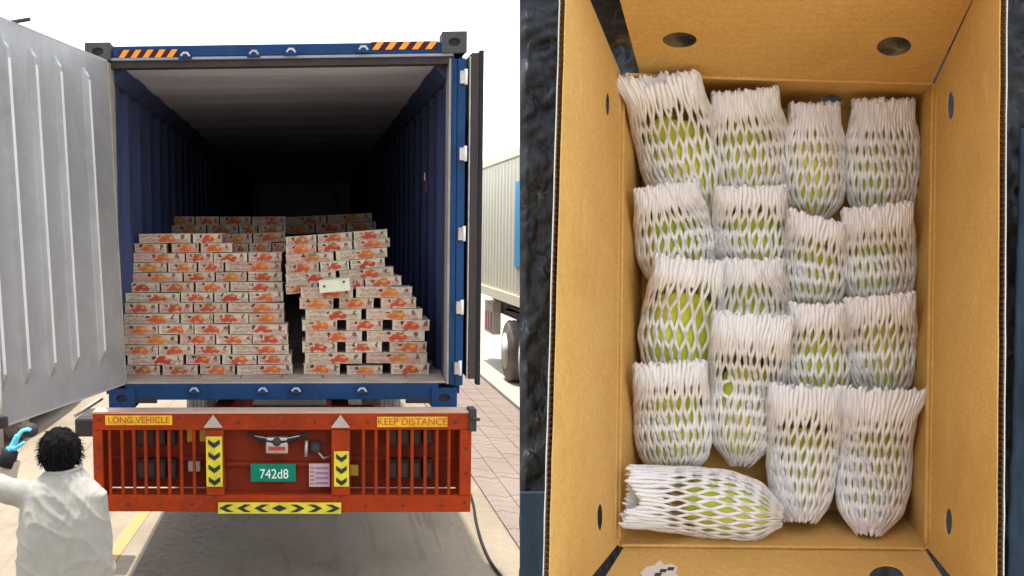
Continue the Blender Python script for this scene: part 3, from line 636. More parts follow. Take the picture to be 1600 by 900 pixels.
# the pale loose box pushed out of the pile
a, b = W(499, 457, 7.28), W(547, 433, 7.28)
o = put_box(a.x, b.x, a.z+.008, .088, 7.22, 5, -6, 'pale yellow-white tilted carton without fruit picture, jutting from the right stack', 'printed cartons in the right stack', False)
o.data = o.data.copy(); o.data.materials[0] = PALE
for dx, dz in ((-.07, .045), (.07, .065)):
    MB().lathe((o.location.x+dx, 7.214, o.location.z+dz+.0), (0, -1, 0), [(0, .009), (.003, .008)], 10).build('hole_mark', BLK, None).parent = None
for ob_ in [x for x in bpy.data.objects if x.name.startswith('hole_mark')]:
    mw = ob_.data; mw.transform(Matrix.Translation(-o.location)); mw.transform(Matrix.Diagonal((1/o.scale.x, 1/o.scale.y, 1/o.scale.z, 1))); ob_.parent = o; ob_.location = (0, -.012, 0)
# piles further back
BK = [(10.2, 338, 352, [(258, 304), (306, 342), (344, 392), (394, 447)], 0, 'upper'), (10.1, 352, 366, [(258, 322), (324, 372), (374, 402), (404, 447)], 0, 'lower'),
      (8.8, 366, 381, [(352, 394), (396, 446)], 2, 'higher'), (8.5, 381, 395, [(366, 388), (390, 424), (426, 446)], 2, 'deeper'), (11.4, 339, 352, [(448, 510), (512, 582)], 2.5, 'top'), (11.3, 352, 366, [(448, 492), (494, 540), (542, 588)], 2.5, 'base')]
for Y, t_, b_, row, roll, nm in BK:
    for i, (a, b) in enumerate(row):
        p, q = W(a, b_, Y), W(b, b_, Y); z = p.z+ (i+.5)*math.tan(math.radians(roll))*(q.x-p.x)
        pos = 'left end' if i == 0 else 'right end' if i == len(row)-1 else ORD[i+1]+' from left'
        lab = f"dim fruit carton, {pos}, {nm} row {'behind the left stack' if Y < 11 and roll == 0 else 'in the hollow between stacks' if roll == 2 else 'behind the right stack'}"
        put_box(p.x, q.x, z, (W(a, t_, Y).z-p.z)*.97, Y, roll, 0, lab, 'cartons piled deeper in the container', force=(b-a) > 52)

# ------------------------------------------------------------------ neighbouring vehicles and cable
nb = empty('parked_trailer', (4.4, 17, 0), 'cream container with bright blue panel on a parked trailer', 'trailer')
MB().box((3.22, 11.0, 1.38), (5.6, 19.75, 3.70)).build('container_body', CREAM, nb)
for k in range(30): 
    y = 11.1+k*.29; MB().prism([(3.22, y, 1.5), (3.19, y+.04, 1.5), (3.19, y+.13, 1.5), (3.22, y+.17, 1.5)], (0, 0, 2.08)).build('corrugation', CREAM, nb)
MB().box((3.18, 10.98, 1.30), (3.26, 19.8, 1.46)).build('bottom_rail', CREAM, nb); MB().box((3.18, 10.98, 3.62), (3.26, 19.8, 3.74)).build('top_rail', CREAM, nb)
MB().box((3.17, 19.60, 1.3), (3.3, 19.82, 3.78)).build('corner_post', paint('pale_blue_post', (.35, .5, .62), None, .5), nb)
p_ = W(802, 415, 15.9); MB().box((3.165, 12.5, p_.z-.02), (3.185, 16.12, W(806, 283, 15.9).z)).build('blue_panel', CYAN, nb)
MB().box((3.5, 11, .95), (5.3, 19.9, 1.29)).build('chassis', DKM, nb)
MB().box((3.35, 19.0, .55), (3.5, 19.9, 1.15)).build('rear_guard', paint('pale_guard', (.55, .5, .45), None, .5), nb)
for k in range(3): MB().box((3.33, 19.1+k*.25, .6), (3.349, 19.28+k*.25, .95)).build('tail_light', plain('dull_lens_%d' % k, (.3, .1, .12), .4), nb)
MB().prism([(3.36, 15.6, 1.16), (3.36, 17.9, 1.16), (3.36, 17.9, 1.10), (3.36, 17.3, 1.20), (3.36, 16.2, 1.20)], (.5, 0, 0)).build('mudguard', DKM, nb)
for y in (16.8, 15.4, 14.0): wheel(nb, (3.17, y, .51), (1, 0, 0), .5, .36)
# dark line of cable over the paving
pts = [G(735, 772, .012), G(740, 790, .012), G(744, 815, .012), G(752, 845, .012), G(765, 875, .012), G(784, 902, .012), G(810, 930, .012), G(850, 960, .012)]
sp = []
for i in range(len(pts)-1):
    for t in np.linspace(0, 1, 6)[:-1]:
        p0, p1, p2, p3 = pts[max(i-1, 0)], pts[i], pts[i+1], pts[min(i+2, len(pts)-1)]
        sp.append(.5*((2*p1)+(p2-p0)*t+(2*p0-5*p1+4*p2-p3)*t*t+(3*p1-p0-3*p2+p3)*t**3))
c = MB().tube([p-sp[0] for p in sp], .012, 8).build('cable', RUBBER, None, smooth=True, fix=False); c.location = sp[0]
tag(c, 'thin black cable snaking over the paving from the right end of the red bumper', 'cable')
# white car far left, below the door
def car(x, y, rot):
    r = empty('parked_car', (x, y, 0), 'white parked car glimpsed under the open left door', 'car'); r.rotation_euler[2] = 0
    prof = [(-2.1, .30), (-2.15, .62), (-2.0, .86), (-1.1, .98), (-.45, 1.42), (.9, 1.46), (1.75, 1.0), (2.1, .92), (2.15, .4), (2.05, .28)]
    MB().prism([(x-.85, y+a, z) for a, z in prof], (1.7, 0, 0)).build('body', CARW, r, bevel=.08)
    MB().prism([(x-.72, y-1.02, 1.0), (x-.72, y-.45, 1.36), (x-.72, y+.9, 1.40), (x-.72, y+1.6, 1.02)], (1.58, 0, 0)).build('side_window', GLASS, r)
    for a in (-1.35, 1.4):
        wheel(r, (x+.87, y+a, .33), (-1, 0, 0), .33, .2); wheel(r, (x-.87, y+a, .33), (1, 0, 0), .33, .2)
    for s_ in (-.6, .6): MB().box((x+s_-.2, y-2.16, .62), (x+s_+.2, y-2.05, .76)).build('headlight', STEEL, r, bevel=.03)
    MB().box((x-.3, y-2.17, .4), (x+.3, y-2.1, .52)).build('number_plate', WHITE, r)
    MB().box((x-.5, y-2.155, .30), (x+.5, y-2.11, .37)).build('grille', DKM, r)
car(-4.35, 13.5, 0)

# ------------------------------------------------------------------ people
def remesh_obj(mb, name, mat, parent, vox, fn=None, sub=0, smooth_it=6):
    o = mb.build(name, mat, parent); m = o.modifiers.new('r', 'REMESH'); m.mode = 'VOXEL'; m.voxel_size = vox
    s_ = o.modifiers.new('s', 'SMOOTH'); s_.iterations = smooth_it; s_.factor = .6
    bpy.context.view_layer.update(); me = bpy.data.meshes.new_from_object(o.evaluated_get(bpy.context.evaluated_depsgraph_get()))
    o.modifiers.clear(); o.data = me
    if fn:
        off = wloc(o)
        nv_ = len(me.vertices); cs = np.empty(nv_*3, np.float32); ns_ = np.empty(nv_*3, np.float32); me.vertices.foreach_get('co', cs); me.vertices.foreach_get('normal', ns_)
        out = [Vector(c_)+fn(Vector(c_)+off, Vector(n_)) for c_, n_ in zip(cs.reshape(-1, 3).tolist(), ns_.reshape(-1, 3).tolist())]
        me.vertices.foreach_set('co', np.array([tuple(v) for v in out], np.float32).ravel()); me.update()
    me.polygons.foreach_set('use_smooth', [True]*len(me.polygons)); me.materials.clear(); me.materials.append(mat); return o
def loft(rings, n=20):     # rings: (centre, half width x, half depth y)
    mb = MB(); vs = []
    for c, a, b in rings:
        for k in range(n):
            t = 2*math.pi*k/n; ct_, st_ = math.cos(t), math.sin(t)
            vs.append((c[0]+a*math.copysign(abs(ct_)**.8, ct_), c[1]+b*math.copysign(abs(st_)**.8, st_), c[2]))
    m = len(rings); mb.add(vs, [(i*n+k, i*n+(k+1) % n, (i+1)*n+(k+1) % n, (i+1)*n+k) for i in range(m-1) for k in range(n)]+[tuple(range(n))[::-1], tuple(range((m-1)*n, m*n))]); return mb
def ellipsoid(mb, c, r, n=14):
    vs, fs = [], []
    for j in range(n+1):
        th = math.pi*j/n
        for k in range(2*n):
            ph = math.pi*k/n; vs.append((c[0]+r[0]*math.sin(th)*math.cos(ph), c[1]+r[1]*math.sin(th)*math.sin(ph), c[2]+r[2]*math.cos(th)))
    for j in range(n):
        for k in range(2*n): fs.append((j*2*n+k, j*2*n+(k+1) % (2*n), (j+1)*2*n+(k+1) % (2*n), (j+1)*2*n+k))
    return mb.add(vs, fs)
def hand(mb, wrist, d, palm_n, curl=.5):
    """palm and five bent fingers, wrist point, direction, palm normal"""
    d = Vector(d).normalized(); n_ = Vector(palm_n); n_ = (n_-d*n_.dot(d)).normalized(); s = d.cross(n_)
    wrist = Vector(wrist); mb.obox(wrist+d*.045, s*.036, n_*.013, d*.045); mb.tube([wrist-d*.02, wrist+d*.02], .026, 10)
    for k, ln in enumerate((.066, .076, .072, .058)):
        p = wrist+d*.085+s*(-.03+k*.02); a = curl*.35; q = [p-d*.015]
        for seg in (.45, .3, .25):
            dr = d*math.cos(a)+n_*math.sin(a); p = p+dr*ln*seg*1.15; q.append(p); a += curl
        mb.tube(q, [.0095, .009, .0085, .007], 8)
    p = wrist+d*.025-s*.036; mb.tube([wrist+d*.015-s*.02, p-s*.015+n_*.01, p+d*.03-s*.03+n_*.025, p+d*.055-s*.028+n_*.04], [.014, .012, .010, .008], 8)
    return mb
def person(px, Y, gz_head, label, shirt, larm, rarm, hands, name_hair=HAIR, head_shift=(0, 0)):
    x = W(px, 740, Y).x; r = empty('person', (x, Y, 0), label, 'person')
    z = gz_head                                   # height of the crown
    sh = z-.238
    body = loft([((x, Y, .86), .16, .11), ((x, Y, 1.0), .15, .105), ((x, Y, sh-.15), .14, .085), ((x, Y+.01, sh-.06), .11, .065), ((x, Y+.03, sh+.03), .05, .05), ((x+head_shift[0]*.6, Y+.06, z-.2), .052, .055)])
    hx, hy = x+head_shift[0], Y+.075+head_shift[1]
    ellipsoid(body, (hx, hy, z-.118), (.070, .086, .098)); ellipsoid(body, (hx, hy+.03, z-.165), (.052, .06, .055))
    body.tube([(hx, hy+.08, z-.10), (hx, hy+.115, z-.135), (hx, hy+.09, z-.145)], [.008, .013, .010], 8)
    for s_ in (-1, 1):
        ellipsoid(body, (hx+s_*.076, hy-.005, z-.12), (.008, .02, .03), 8)
        body.tube([(x+s_*.09, Y, .9), (x+s_*.10, Y+.02, .5), (x+s_*.10, Y-.02, .09)], [.085, .06, .042], 12)
        body.obox((x+s_*.10, Y+.06, .045), (.042, 0, 0), (0, .13, 0), (0, 0, .035))
    for arm in (larm, rarm): body.tube([Vector(p)-Vector((0, 0, .01)) for p in arm], [.036, .036, .029], 12)
    for hk in hands: hand(body, *hk)
    remesh_obj(body, 'body', SKIN, r, .009, None)
    eyes = MB()
    for s_ in (-1, 1): ellipsoid(eyes, (hx+s_*.03, hy+.088, z-.105), (.011, .007, .008), 6)
    eyes.build('eyes', BLK, r, smooth=True)
    tt = loft([((x, Y, .50), .235, .175), ((x, Y, .75), .225, .165), ((x, Y, .98), .225, .155), ((x, Y-.005, 1.15), .205, .145), ((x, Y, sh-.14), .20, .135), ((x+.0, Y+.01, sh-.05), .192, .112), ((x, Y+.02, sh+.0), .13, .095), ((x, Y+.035, sh+.045), .08, .078)], 28)
    for arm in (larm, rarm):
        a = [Vector(p) for p in arm]; e = a[1]+(a[2]-a[1])*.82; tt.tube([a[0]+(Vector((x, Y, a[0].z-.03))-a[0])*.3, a[0], (a[0]+a[1])/2, a[1], e], [.07, .070, .066, .062, .052], 14)
    def folds(p, n_):
        q = Vector((p.x*5.5, p.y*5.5, p.z*9+p.x*5)); a = noise.noise(q+Vector((3, 1, 7))); b = noise.noise(Vector((p.x*16, p.y*16, p.z*7-abs(p.x-x)*14)))
        rid = (1-abs(a)*2.6); rid = max(rid, 0)**2; rb = max(1-abs(b)*2.8, 0)**2
        return n_*(rid*.007+rb*.005+.003*noise.noise(p*7)-.004)
    remesh_obj(tt, 'shirt', shirt, r, .0085, folds, smooth_it=3)
    MB().tube([(x+.074*math.cos(a), Y+.037+.074*math.sin(a), sh+.055+.012*math.sin(a+.6)) for a in np.linspace(0, 2*math.pi, 25)], .011, 8, False).build('collar', shirt, r, smooth=True)
    t2 = MB()
    for s_ in (-1, 1): t2.tube([(x+s_*.10, Y, .8), (x+s_*.11, Y+.02, .5), (x+s_*.11, Y-.02, .12)], [.11, .10, .085], 16)
    remesh_obj(t2, 'trousers', TROUS, r, .014)
    for s_ in (-1, 1): MB().obox((x+s_*.10, Y+.06, .04), (.048, 0, 0), (0, .14, 0), (0, 0, .038)).build('shoe', RUBBER, r, bevel=.02)
    hm = MB(); ellipsoid(hm, (hx, hy-.015, z-.098), (.090, .104, .096)); ellipsoid(hm, (hx, hy-.045, z-.14), (.076, .066, .070))
    ho = remesh_obj(hm, 'hair', name_hair, r, .009, lambda p, n_: n_*(.016*noise.noise(p*22)+.008*noise.noise(p*60)+.004), smooth_it=2)
    tf = MB(); rr = random.Random(3)
    for k in range(1700):
        th, ph = rr.uniform(.0, 2.15), rr.uniform(0, 2*math.pi); n_ = Vector((math.sin(th)*math.cos(ph), math.sin(th)*math.sin(ph), math.cos(th)))
        if n_.y > .55 and n_.z < .5: continue
        p = Vector((hx+n_.x*.089, hy-.02+n_.y*.100, z-.105+n_.z*.095)); t = (n_*.3+Vector((rr.uniform(-.9, .9), rr.uniform(-.9, .9), rr.uniform(-1.3, .1)))).normalized()
        tf.tube([p, p+n_*.004+t*.010, p+n_*.004+t*.030+Vector((0, 0, -.006))], [.0017, .0014, .0005], 3, False)
    tf.build('hair_locks', name_hair, ho, fix=False)
    return r, x
pY = 4.55; zc = W(90, 672, pY).z; xx = W(98, 740, pY).x; sh = zc-.238
el = W(8, 766, pY-.02); wr = W(-60, 735, pY+.25)
person(98, pY, zc, 'person in loose white shirt seen from behind, black hair, left arm raised', SHIRT,
       [(xx-.145, pY, sh-.07), (el.x, el.y, el.z), (wr.x, wr.y, wr.z)], [(xx+.135, pY, sh-.075), (xx+.155, pY+.06, sh-.33), (xx+.06, pY+.26, sh-.30)],
       [((wr.x, wr.y, wr.z), (-.6, .6, .5), (.6, .6, 0), .5), ((xx+.06, pY+.26, sh-.30), (-.7, .6, .1), (0, 0, -1), .4)], head_shift=(-.022, 0))
# helper at the frame's edge, only a gloved hand and forearm in view
qY = 4.95; e2, w2 = W(6, 765, qY), W(20, 706, qY+.02); x2 = W(-95, 740, qY).x; z2 = 1.66; s2 = z2-.238
r2, _ = person(-95, qY, z2, 'second person at the left edge, reaching up in a light blue glove', SLEEVE2,
       [(x2-.165, qY, s2-.04), (x2-.25, qY+.05, s2-.3), (x2-.2, qY+.25, s2-.35)], [(x2+.155, qY, s2-.04), (e2.x, e2.y, e2.z), (w2.x, w2.y, w2.z)],
       [((x2-.2, qY+.25, s2-.35), (.3, .8, 0), (0, 0, -1), .4)])
gl = MB(); w3 = W(15, 706, qY+.01); tp = W(27, 682, qY+.03); dgl = (tp-w3).normalized(); hand(gl, w3, dgl, (.9, .3, -.3), .62)
remesh_obj(gl, 'glove', GLOVE, r2, .005, smooth_it=2)
MB().tube([W(9, 728, qY-.01), W(16, 704, qY-.01)], .042, 14).build('black_cuff', RUBBER, r2, smooth=True)
k0 = W(46, 672, 5.05); hk = empty('door_handle_grip', k0, 'dark rubber grip under the open white door, held by the blue glove', 'handle')
kg = MB(); ellipsoid(kg, k0, (.045, .05, .038)); kg.tube([k0, W(30, 669, 5.08)], [.024, .018], 10); kg.build('grip', DKM, hk, smooth=True)

# ------------------------------------------------------------------ right: wrapped board with the fruit carton
ZR, ZN, ZFL = 1.08, .86, 1.19
bd = empty('wrapped_board', P(1300, 700, 1.30), 'upright board wrapped in crumpled black plastic behind the brown carton', 'board')
def sheet(u, v, px0, px1, py0, py1, Z, amp):
    px, py = px0+(px1-px0)*u, py0+(py1-py0)*v
    q = Vector((px/60, py/75, 0)); n1 = noise.noise(q*1.0); n2 = noise.noise(Vector((px/26+py/60, py/34-px/50, 3))); n3 = noise.noise(Vector((px/9, py/14+px/12, 7)))
    h = (abs(n1)*1.2+abs(n2)*.8+abs(n3)*.25)*amp
    e = min(u*18, 1, (1-u)*18)
    return P(px, py, Z-h*max(e, .0))
MB().grid(lambda u, v: sheet(u, v, 812, 1000, -260, 1330, 1.235, .016), 80, 420).build('plastic_sheet', PLASTIC, bd, smooth=True)
MB().grid(lambda u, v: sheet(u, v, 1001, 1900, -260, 1330, 1.235, .014), 150, 220).build('plastic_sheet', PLASTIC, bd, smooth=True)
cA, cB = P(812.5, -262, 1.2366), P(1900, 2600, 1.2366)
def boardbox(px0, px1, py0, py1, Z0, Z1):
    a = [P(px0, py0, Z0), P(px1, py0, Z0), P(px1, py1, Z0), P(px0, py1, Z0)]
    return MB().prism(a, -CN*(Z1-Z0))
boardbox(826, 1900, -262, 2700, 1.2366, 1.262).build('backing_board', PLASTIC, bd)
MB().grid(lambda u, v: sheet(u, v, 812.3, 1890, 1331, 2690, 1.235, .010), 60, 60).build('lower_sheet', PLASTIC, bd, smooth=True)
for px in (1150, 1750):
    a = P(px, -100, 1.27); MB().tube([a, (a.x+.1, a.y+.5, .02)], .02).build('prop_leg', SLATE, bd)
# slate cloth strips
def drape(px0, px1, py0, py1, Z, slant):
    def fn(u, v):
        px = px0+(px1-px0)*u+slant*(1-v)*(1-u); py = py0+(py1-py0)*v
        return P(px, py, Z-.006*abs(noise.noise(Vector((px/30, py/90, 2))))-.004*abs(noise.noise(Vector((px/12, py/40, 9)))))
    return MB().grid(fn, 24, 120)
o = drape(812.2, 905, 768, 1250, 1.205, 0).build('slate_cloth', SLATE, bd, smooth=True); o.modifiers.new('s', 'SOLIDIFY').thickness = .003
o = drape(1566, 1700, 200, 1250, 1.20, 30).build('slate_cloth', SLATE, bd, smooth=True); o.modifiers.new('s', 'SOLIDIFY').thickness = .003

cb = empty('cardboard_carton', P(1210, 488, ZFL), 'open brown cardboard carton with raised flaps holding foam netted green mangoes', 'carton')
rimc = {'tl': (974, 117), 'tr': (1458, 131), 'br': (1447, 857), 'bl': (967, 852)}
flo = {'tl': (1003, 166), 'tr': (1416, 172), 'br': (1408, 798), 'bl': (1003, 796)}
def quadfn(c00, c10, c11, c01):
    A, B, C, D = [Vector(c) for c in (c00, c10, c11, c01)]; nrm = (B-A).cross(D-A).normalized()
    if nrm.dot(Vector(EYE)-(A+C)/2) < 0: nrm = -nrm
    def fn(s, t, h=0): return A*(1-s)*(1-t)+B*s*(1-t)+C*s*t+D*(1-s)*t-nrm*h
    return fn
def inv(fn, px, py):
    s = t = .5
    for _ in range(25):
        a = np.array(proj(fn(s, t))); e = np.array([px, py])-a; b = np.array(proj(fn(s+1e-4, t)))-a; c = np.array(proj(fn(s, t+1e-4)))-a
        J = np.array([b, c]).T/1e-4; ds = np.linalg.solve(J, e); s += ds[0]; t += ds[1]
    return s, t
def ell_hole(fn, px, py, rx, ry, n=22, rot=0, h_=0):
    out = []
    for k in range(n):
        a = 2*math.pi*k/n; ex, ey = rx*math.cos(a), ry*math.sin(a)
        out.append(inv(fn if not h_ else (lambda s, t: fn(s, t, h_)), px+ex*math.cos(rot)-ey*math.sin(rot), py+ex*math.sin(rot)+ey*math.cos(rot)))
    return out
TH = .0052
def panel(name, fn, holes, flutes_along=None, jag=0, ns=24):
    """inner liner, white outer liner and the fluting between them; s runs along the crease, t from crease to free edge"""
    outer = [(0, 0)]+[(k/ns, 0) for k in range(1, ns)]+[(1, 0)]+[(1, k/8) for k in range(1, 8)]
    top = [(1-k/ns, 1+(random.uniform(-jag, jag) if 0 < k < ns else 0)) for k in range(ns+1)]
    outer += top+[(0, 1-k/8) for k in range(1, 8)]
    hl = [ell_hole(fn, *h) for h in holes]
    o = plate(outer, hl, fn, .0009).build(name, CARD, cb)
    h2 = [ell_hole(fn, *h, h_=TH) for h in holes]
    if name != 'tray_wall': plate(outer, h2, lambda s, t, h: fn(s, t, h+TH), .0007).build('outer_liner', LINER, o)
    if flutes_along:
        L_ = (fn(1, 1)-fn(0, 1)).length; nw = int(L_/.0052); mb = MB(); m = nw*6; vs = []
        for i in range(m+1):
            s = i/m; h = .0009+(TH-.0010)*(.5+.5*math.sin(2*math.pi*s*nw)); e = 1-.002
            vs += [fn(s, .93, h), fn(s, e, h)]
        mb.add(vs, [(2*i, 2*i+1, 2*i+3, 2*i+2) for i in range(m)]); mb.build('fluting', FLUTE, o, fix=False)
    for lp, l2 in zip(hl, h2):
        n_ = len(lp); vs = [fn(s, t, .0006) for s, t in lp]+[fn(s, t, TH+.0005) for s, t in l2]
        MB().add(vs, [(i, (i+1) % n_, n_+(i+1) % n_, n_+i) for i in range(n_)]).build('hole_rim', FLUTE if name == 'tray_wall' else LINERB, o)
    return o
Pz = lambda c, Z: P(c[0], c[1], Z)
flL = quadfn(Pz((973, 122), ZR), Pz((966, 850), ZR), P(856, 985, ZN), P(887, -84, ZN))
flR = quadfn(Pz((1459, 134), ZR), Pz((1448, 855), ZR), P(1556, 985, ZN), P(1562, -90, ZN))
flT = quadfn(Pz((1000, 116), ZR), Pz((1456, 131), ZR), P(1562, -90, ZN), P(944, -90, ZN))
flB = quadfn(Pz((975, 855), ZR), Pz((1446, 860), ZR), P(1530, 990, ZN), P(890, 990, ZN))
panel('side_flap', flL, [(950, 163, 3.2, 18), (938, 808, 4.5, 21)], True, .004)
panel('side_flap', flR, [(1485, 165, 5.5, 22), (1482, 815, 5.5, 21)], True, .004)
MB().grid(lambda u, v: flT(-.16+1.32*u, .02+1.05*v, .03+.012*noise.noise(Vector((u*6, v*4, 1)))+.006*noise.noise(Vector((u*22, v*14, 4)))), 90, 40).build('plastic_sun_screen', PLASTIC, bd, smooth=True)  # black sheet added behind the top flap, blocks sun through its vent holes
of = panel('end_flap', flT, [(1062, 63, 27, 12.5), (1397, 73, 27, 15.5, 22, -.06)], True, .002)
ob2 = panel('end_flap', flB, [(1385, 900, 27, 17)], True, .002)
def tray(a, b, name, holes=[]):
    fn = quadfn(Pz(rimc[a], ZR), Pz(rimc[b], ZR), Pz(flo[b], ZFL), Pz(flo[a], ZFL)); return panel(name, fn, holes)
tray('tl', 'tr', 'tray_wall', [(1300, 156, 17, 8)]); tray('tr', 'br', 'tray_wall'); tray('br', 'bl', 'tray_wall', [(1133, 835, 19, 8)]); tray('bl', 'tl', 'tray_wall')
MB().prism([Pz(flo[k], ZFL) for k in ('tl', 'tr', 'br', 'bl')], -CN*.004).build('tray_floor', CARD, cb)
for a, b in (('tl', 'tr'), ('tr', 'br'), ('br', 'bl'), ('bl', 'tl')):      # raised crease lines
    p, q = Pz(rimc[a], ZR-.001), Pz(rimc[b], ZR-.001); m = [p+(q-p)*t+CN*.0006*noise.noise(Vector((t*14, 0, a == 'tl'))) for t in np.linspace(.01, .99, 40)]
    MB().tube(m, .0021, 6).build('crease', CARD, cb, smooth=True)
for fn, x_ in ((flL, 0), (flR, 0)):
    MB().tube([fn(.02+.96*t, .06, -.0002) for t in np.linspace(0, 1, 30)], .0012, 5).build('score_line', CARD, cb, smooth=True)
# torn paper sticker on the bottom flap
lp = [(1000, 897), (1010, 887), (1022, 885), (1031, 876), (1038, 884), (1050, 882), (1058, 888), (1056, 897), (1062, 905), (1040, 915), (1012, 912)]
st = plate([inv(flB, *p) for p in lp], [], lambda s, t, h: flB(s, t, -.0004-h), .0006).build('torn_sticker', LINER, cb)
for px, py in ((1036, 893), (1048, 890), (1028, 899)):
    a = inv(flB, px-4, py-2); b = inv(flB, px+4, py+3); MB().prism([flB(a[0], a[1], -.0013), flB(b[0], a[1], -.0013), flB(b[0], b[1], -.0013), flB(a[0], b[1], -.0013)], CN*.0003).build('sticker_print', DKM, st)

# ------------------------------------------------------------------ mangoes in foam nets
def smooth_keys(t, keys):
    ks, vs = zip(*keys); ks = np.array(ks); vs = np.array(vs); xx_ = np.linspace(0, 1, 201); y = np.interp(xx_, ks, vs)
    k = np.hanning(41); k /= k.sum(); y2 = np.convolve(np.pad(y, 20, mode='edge'), k, 'valid'); return np.interp(t, xx_, y2)
def netted(top, bot, wt, wm, wb, label, row1=False, tip=.22, bend=0, NS=60, rad=.0021, M_=6.5, flare=0, tear=None, amp=1.0, zt_=None, fr=(.63, .37), skew=0, nec=.27, fan=0, notch=None, zb=1.158, dz0=0):
    top = np.array(top, float); bot = np.array(bot, float); ax = bot-top; Lp = np.hypot(*ax); ax /= Lp; sd = np.array([-ax[1], ax[0]])
    if sd[0] < 0: sd = -sd
    if abs(ax[0]) > abs(ax[1]): sd = np.array([0, 1.]) - ax*ax[1]; sd /= np.linalg.norm(sd)
    zt = zt_ if zt_ is not None else (1.118 if row1 else 1.092)
    def width(t): return smooth_keys(t, [(0, wt/2), (.12, wt/2*(.985)), (nec+.08, wm/2), (.64, wb/2), (.86, wb/2*.82), (1, wb/2*tip)])
    def depth(t): return smooth_keys(t, [(0, .0075), (.12, .009), (.36, .030), (.63, .037), (.86, .030), (1, .037*tip)])
    def zc_(t): return smooth_keys(t, [(0, zt), (.15, zt+.004), (.45, 1.143), (.66, 1.147), (1, zb)])+dz0
    def ctr(t): return top[None, :]+ax[None, :]*(t*Lp)[:, None]+sd[None, :]*(bend*np.sin(np.pi*t))[:, None]
    def surf(u, t, k=1.0, dz=0.0):
        c = ctr(t); w_ = width(t)*k; px = c[:, 0]+sd[0]*w_*np.cos(u)+0; px = px+flare*np.clip((.17-t)/.17, 0, 1)*np.clip(np.cos(u)*np.sign(flare), 0, 1)**2; py = c[:, 1]+sd[1]*w_*np.cos(u)+skew*np.cos(u)*(1-t)
        Z = zc_(t)-(depth(t)*k+dz)*np.sin(u)
        cc = np.stack([(px-CX)/F*Z, (CY-py)/F*Z, -Z], 1); return (R @ cc.T).T+EYE
    thing = empty('netted_mango', Vector(P(*((top+bot)/2), 1.147)), label, 'mango', 'foam netted mangoes in the open carton'); off = np.array(thing.location)
    # fruit
    nu, nv = 28, 20; tc, th = fr; V = []
    for j in range(nv+1):
        ph = math.pi*j/nv; t = np.full(nu, tc-th*.97*math.cos(ph)); u = np.linspace(0, 2*np.pi, nu, endpoint=False); s_ = max(math.sin(ph), .001)**.58
        base = width(np.array([tc]))[0]; wd_ = width(t)
        kk = np.minimum(base*.93*s_/np.maximum(wd_, 1), .94); V.append(surf(u, t, 1)*0+surf(u, t, kk[0]))
    V = np.concatenate(V)-off; fs = [(j*nu+k, j*nu+(k+1) % nu, (j+1)*nu+(k+1) % nu, (j+1)*nu+k) for j in range(nv) for k in range(nu)]
    me = bpy.data.meshes.new('fruit'); me.from_pydata(V.tolist(), [], fs); me.polygons.foreach_set('use_smooth', [True]*len(fs)); me.materials.append(MANGO)
    fo = bpy.data.objects.new('fruit', me); COL.objects.link(fo); fo.parent = thing
    # net strands
    nT = 66; K = 5; VV, FF = [], []; n0 = 0; seed = random.random()*100
    ph0 = random.random()*.5
    for i in range(NS):
        t0 = random.uniform(-.012, .016)+.012*math.sin(i*1.7+seed); t1 = 1+random.uniform(-.02, .015)
        if notch: t0 += notch[1]*math.exp(-((2*math.pi*(i+.5)/NS-notch[0])/.30)**2)
        t = np.linspace(t0, t1, nT); tt = np.clip(t, 0, 1)
        tri = np.abs(((t*M_*.56+ph0) % 1)*2-1)*2-1; tri = np.clip(tri*1.35, -1, 1)
        am = np.clip((t-.16)/.16, 0, 1)*amp*(1 if i % 2 else -1)
        u = 2*np.pi*(i+.5)/NS+.10*np.sin(2*np.pi*i/NS*2+seed+3*t)+np.pi/NS*.93*tri*am+.03*np.sin(t*9+seed)+.02*np.sin(t*23+i)
        jit = .0010*np.sin(i*2.4+t*17)*(np.clip(.3-t, 0, 1)/.3)
        lift = jit+fan*np.clip(.18-t, 0, 1)*(.3+.7*abs(math.sin(i*1.3)))
        if tear is not None:                    # strands pushed aside round a torn opening (t, u, size)
            tt0, uu0, sz = tear; du = (u-uu0+np.pi) % (2*np.pi)-np.pi; g_ = np.exp(-((t-tt0)/(.085))**2); u = u+np.where(du >= 0, 1, -1)*sz*g_*np.exp(-(du/.5)**2)
        ext = surf(u, tt, 1.0, lift); over = (t-tt)
        cdir = R @ np.array([ax[0], -ax[1], 0.]); ext = ext+np.outer(over*Lp/F*1.1, cdir)
        cn = surf(u, tt, .6, -.001); nrm = ext-cn; nrm /= np.linalg.norm(nrm, axis=1)[:, None]+1e-9
        tg = np.gradient(ext, axis=0); tg /= np.linalg.norm(tg, axis=1)[:, None]+1e-9; bi = np.cross(tg, nrm)
        rr = rad*(1+.12*np.sin(i*5.1+t*31))*(1+.10*np.clip(.25-t, 0, 1)/.25)*(1-.0*t); taper = np.ones(nT); taper[0] = .02; taper[1] = .85; taper[-1] = .02; taper[-2] = .8
        rr = rr*taper
        for k in range(K):
            a = 2*np.pi*k/K; VV.append(ext+bi*(rr*1.12*math.cos(a))[:, None]+nrm*(rr*.9*math.sin(a)+rr*.7)[:, None])
        jj, kk2 = np.meshgrid(np.arange(nT-1), np.arange(K), indexing='ij'); k2 = (kk2+1) % K
        FF.append((np.stack([n0+kk2*nT+jj, n0+k2*nT+jj, n0+k2*nT+jj+1, n0+kk2*nT+jj+1], -1)).reshape(-1, 4)); n0 += K*nT
    # closed cuff: the strands of the mouth are fused into a thin ribbed sleeve
    nu = NS*4; nt = 12; th_ = np.arange(nu)*2*np.pi/nu; rib = .5+.5*np.cos(NS*th_); u_ = th_+.10*np.sin(2*th_+seed)
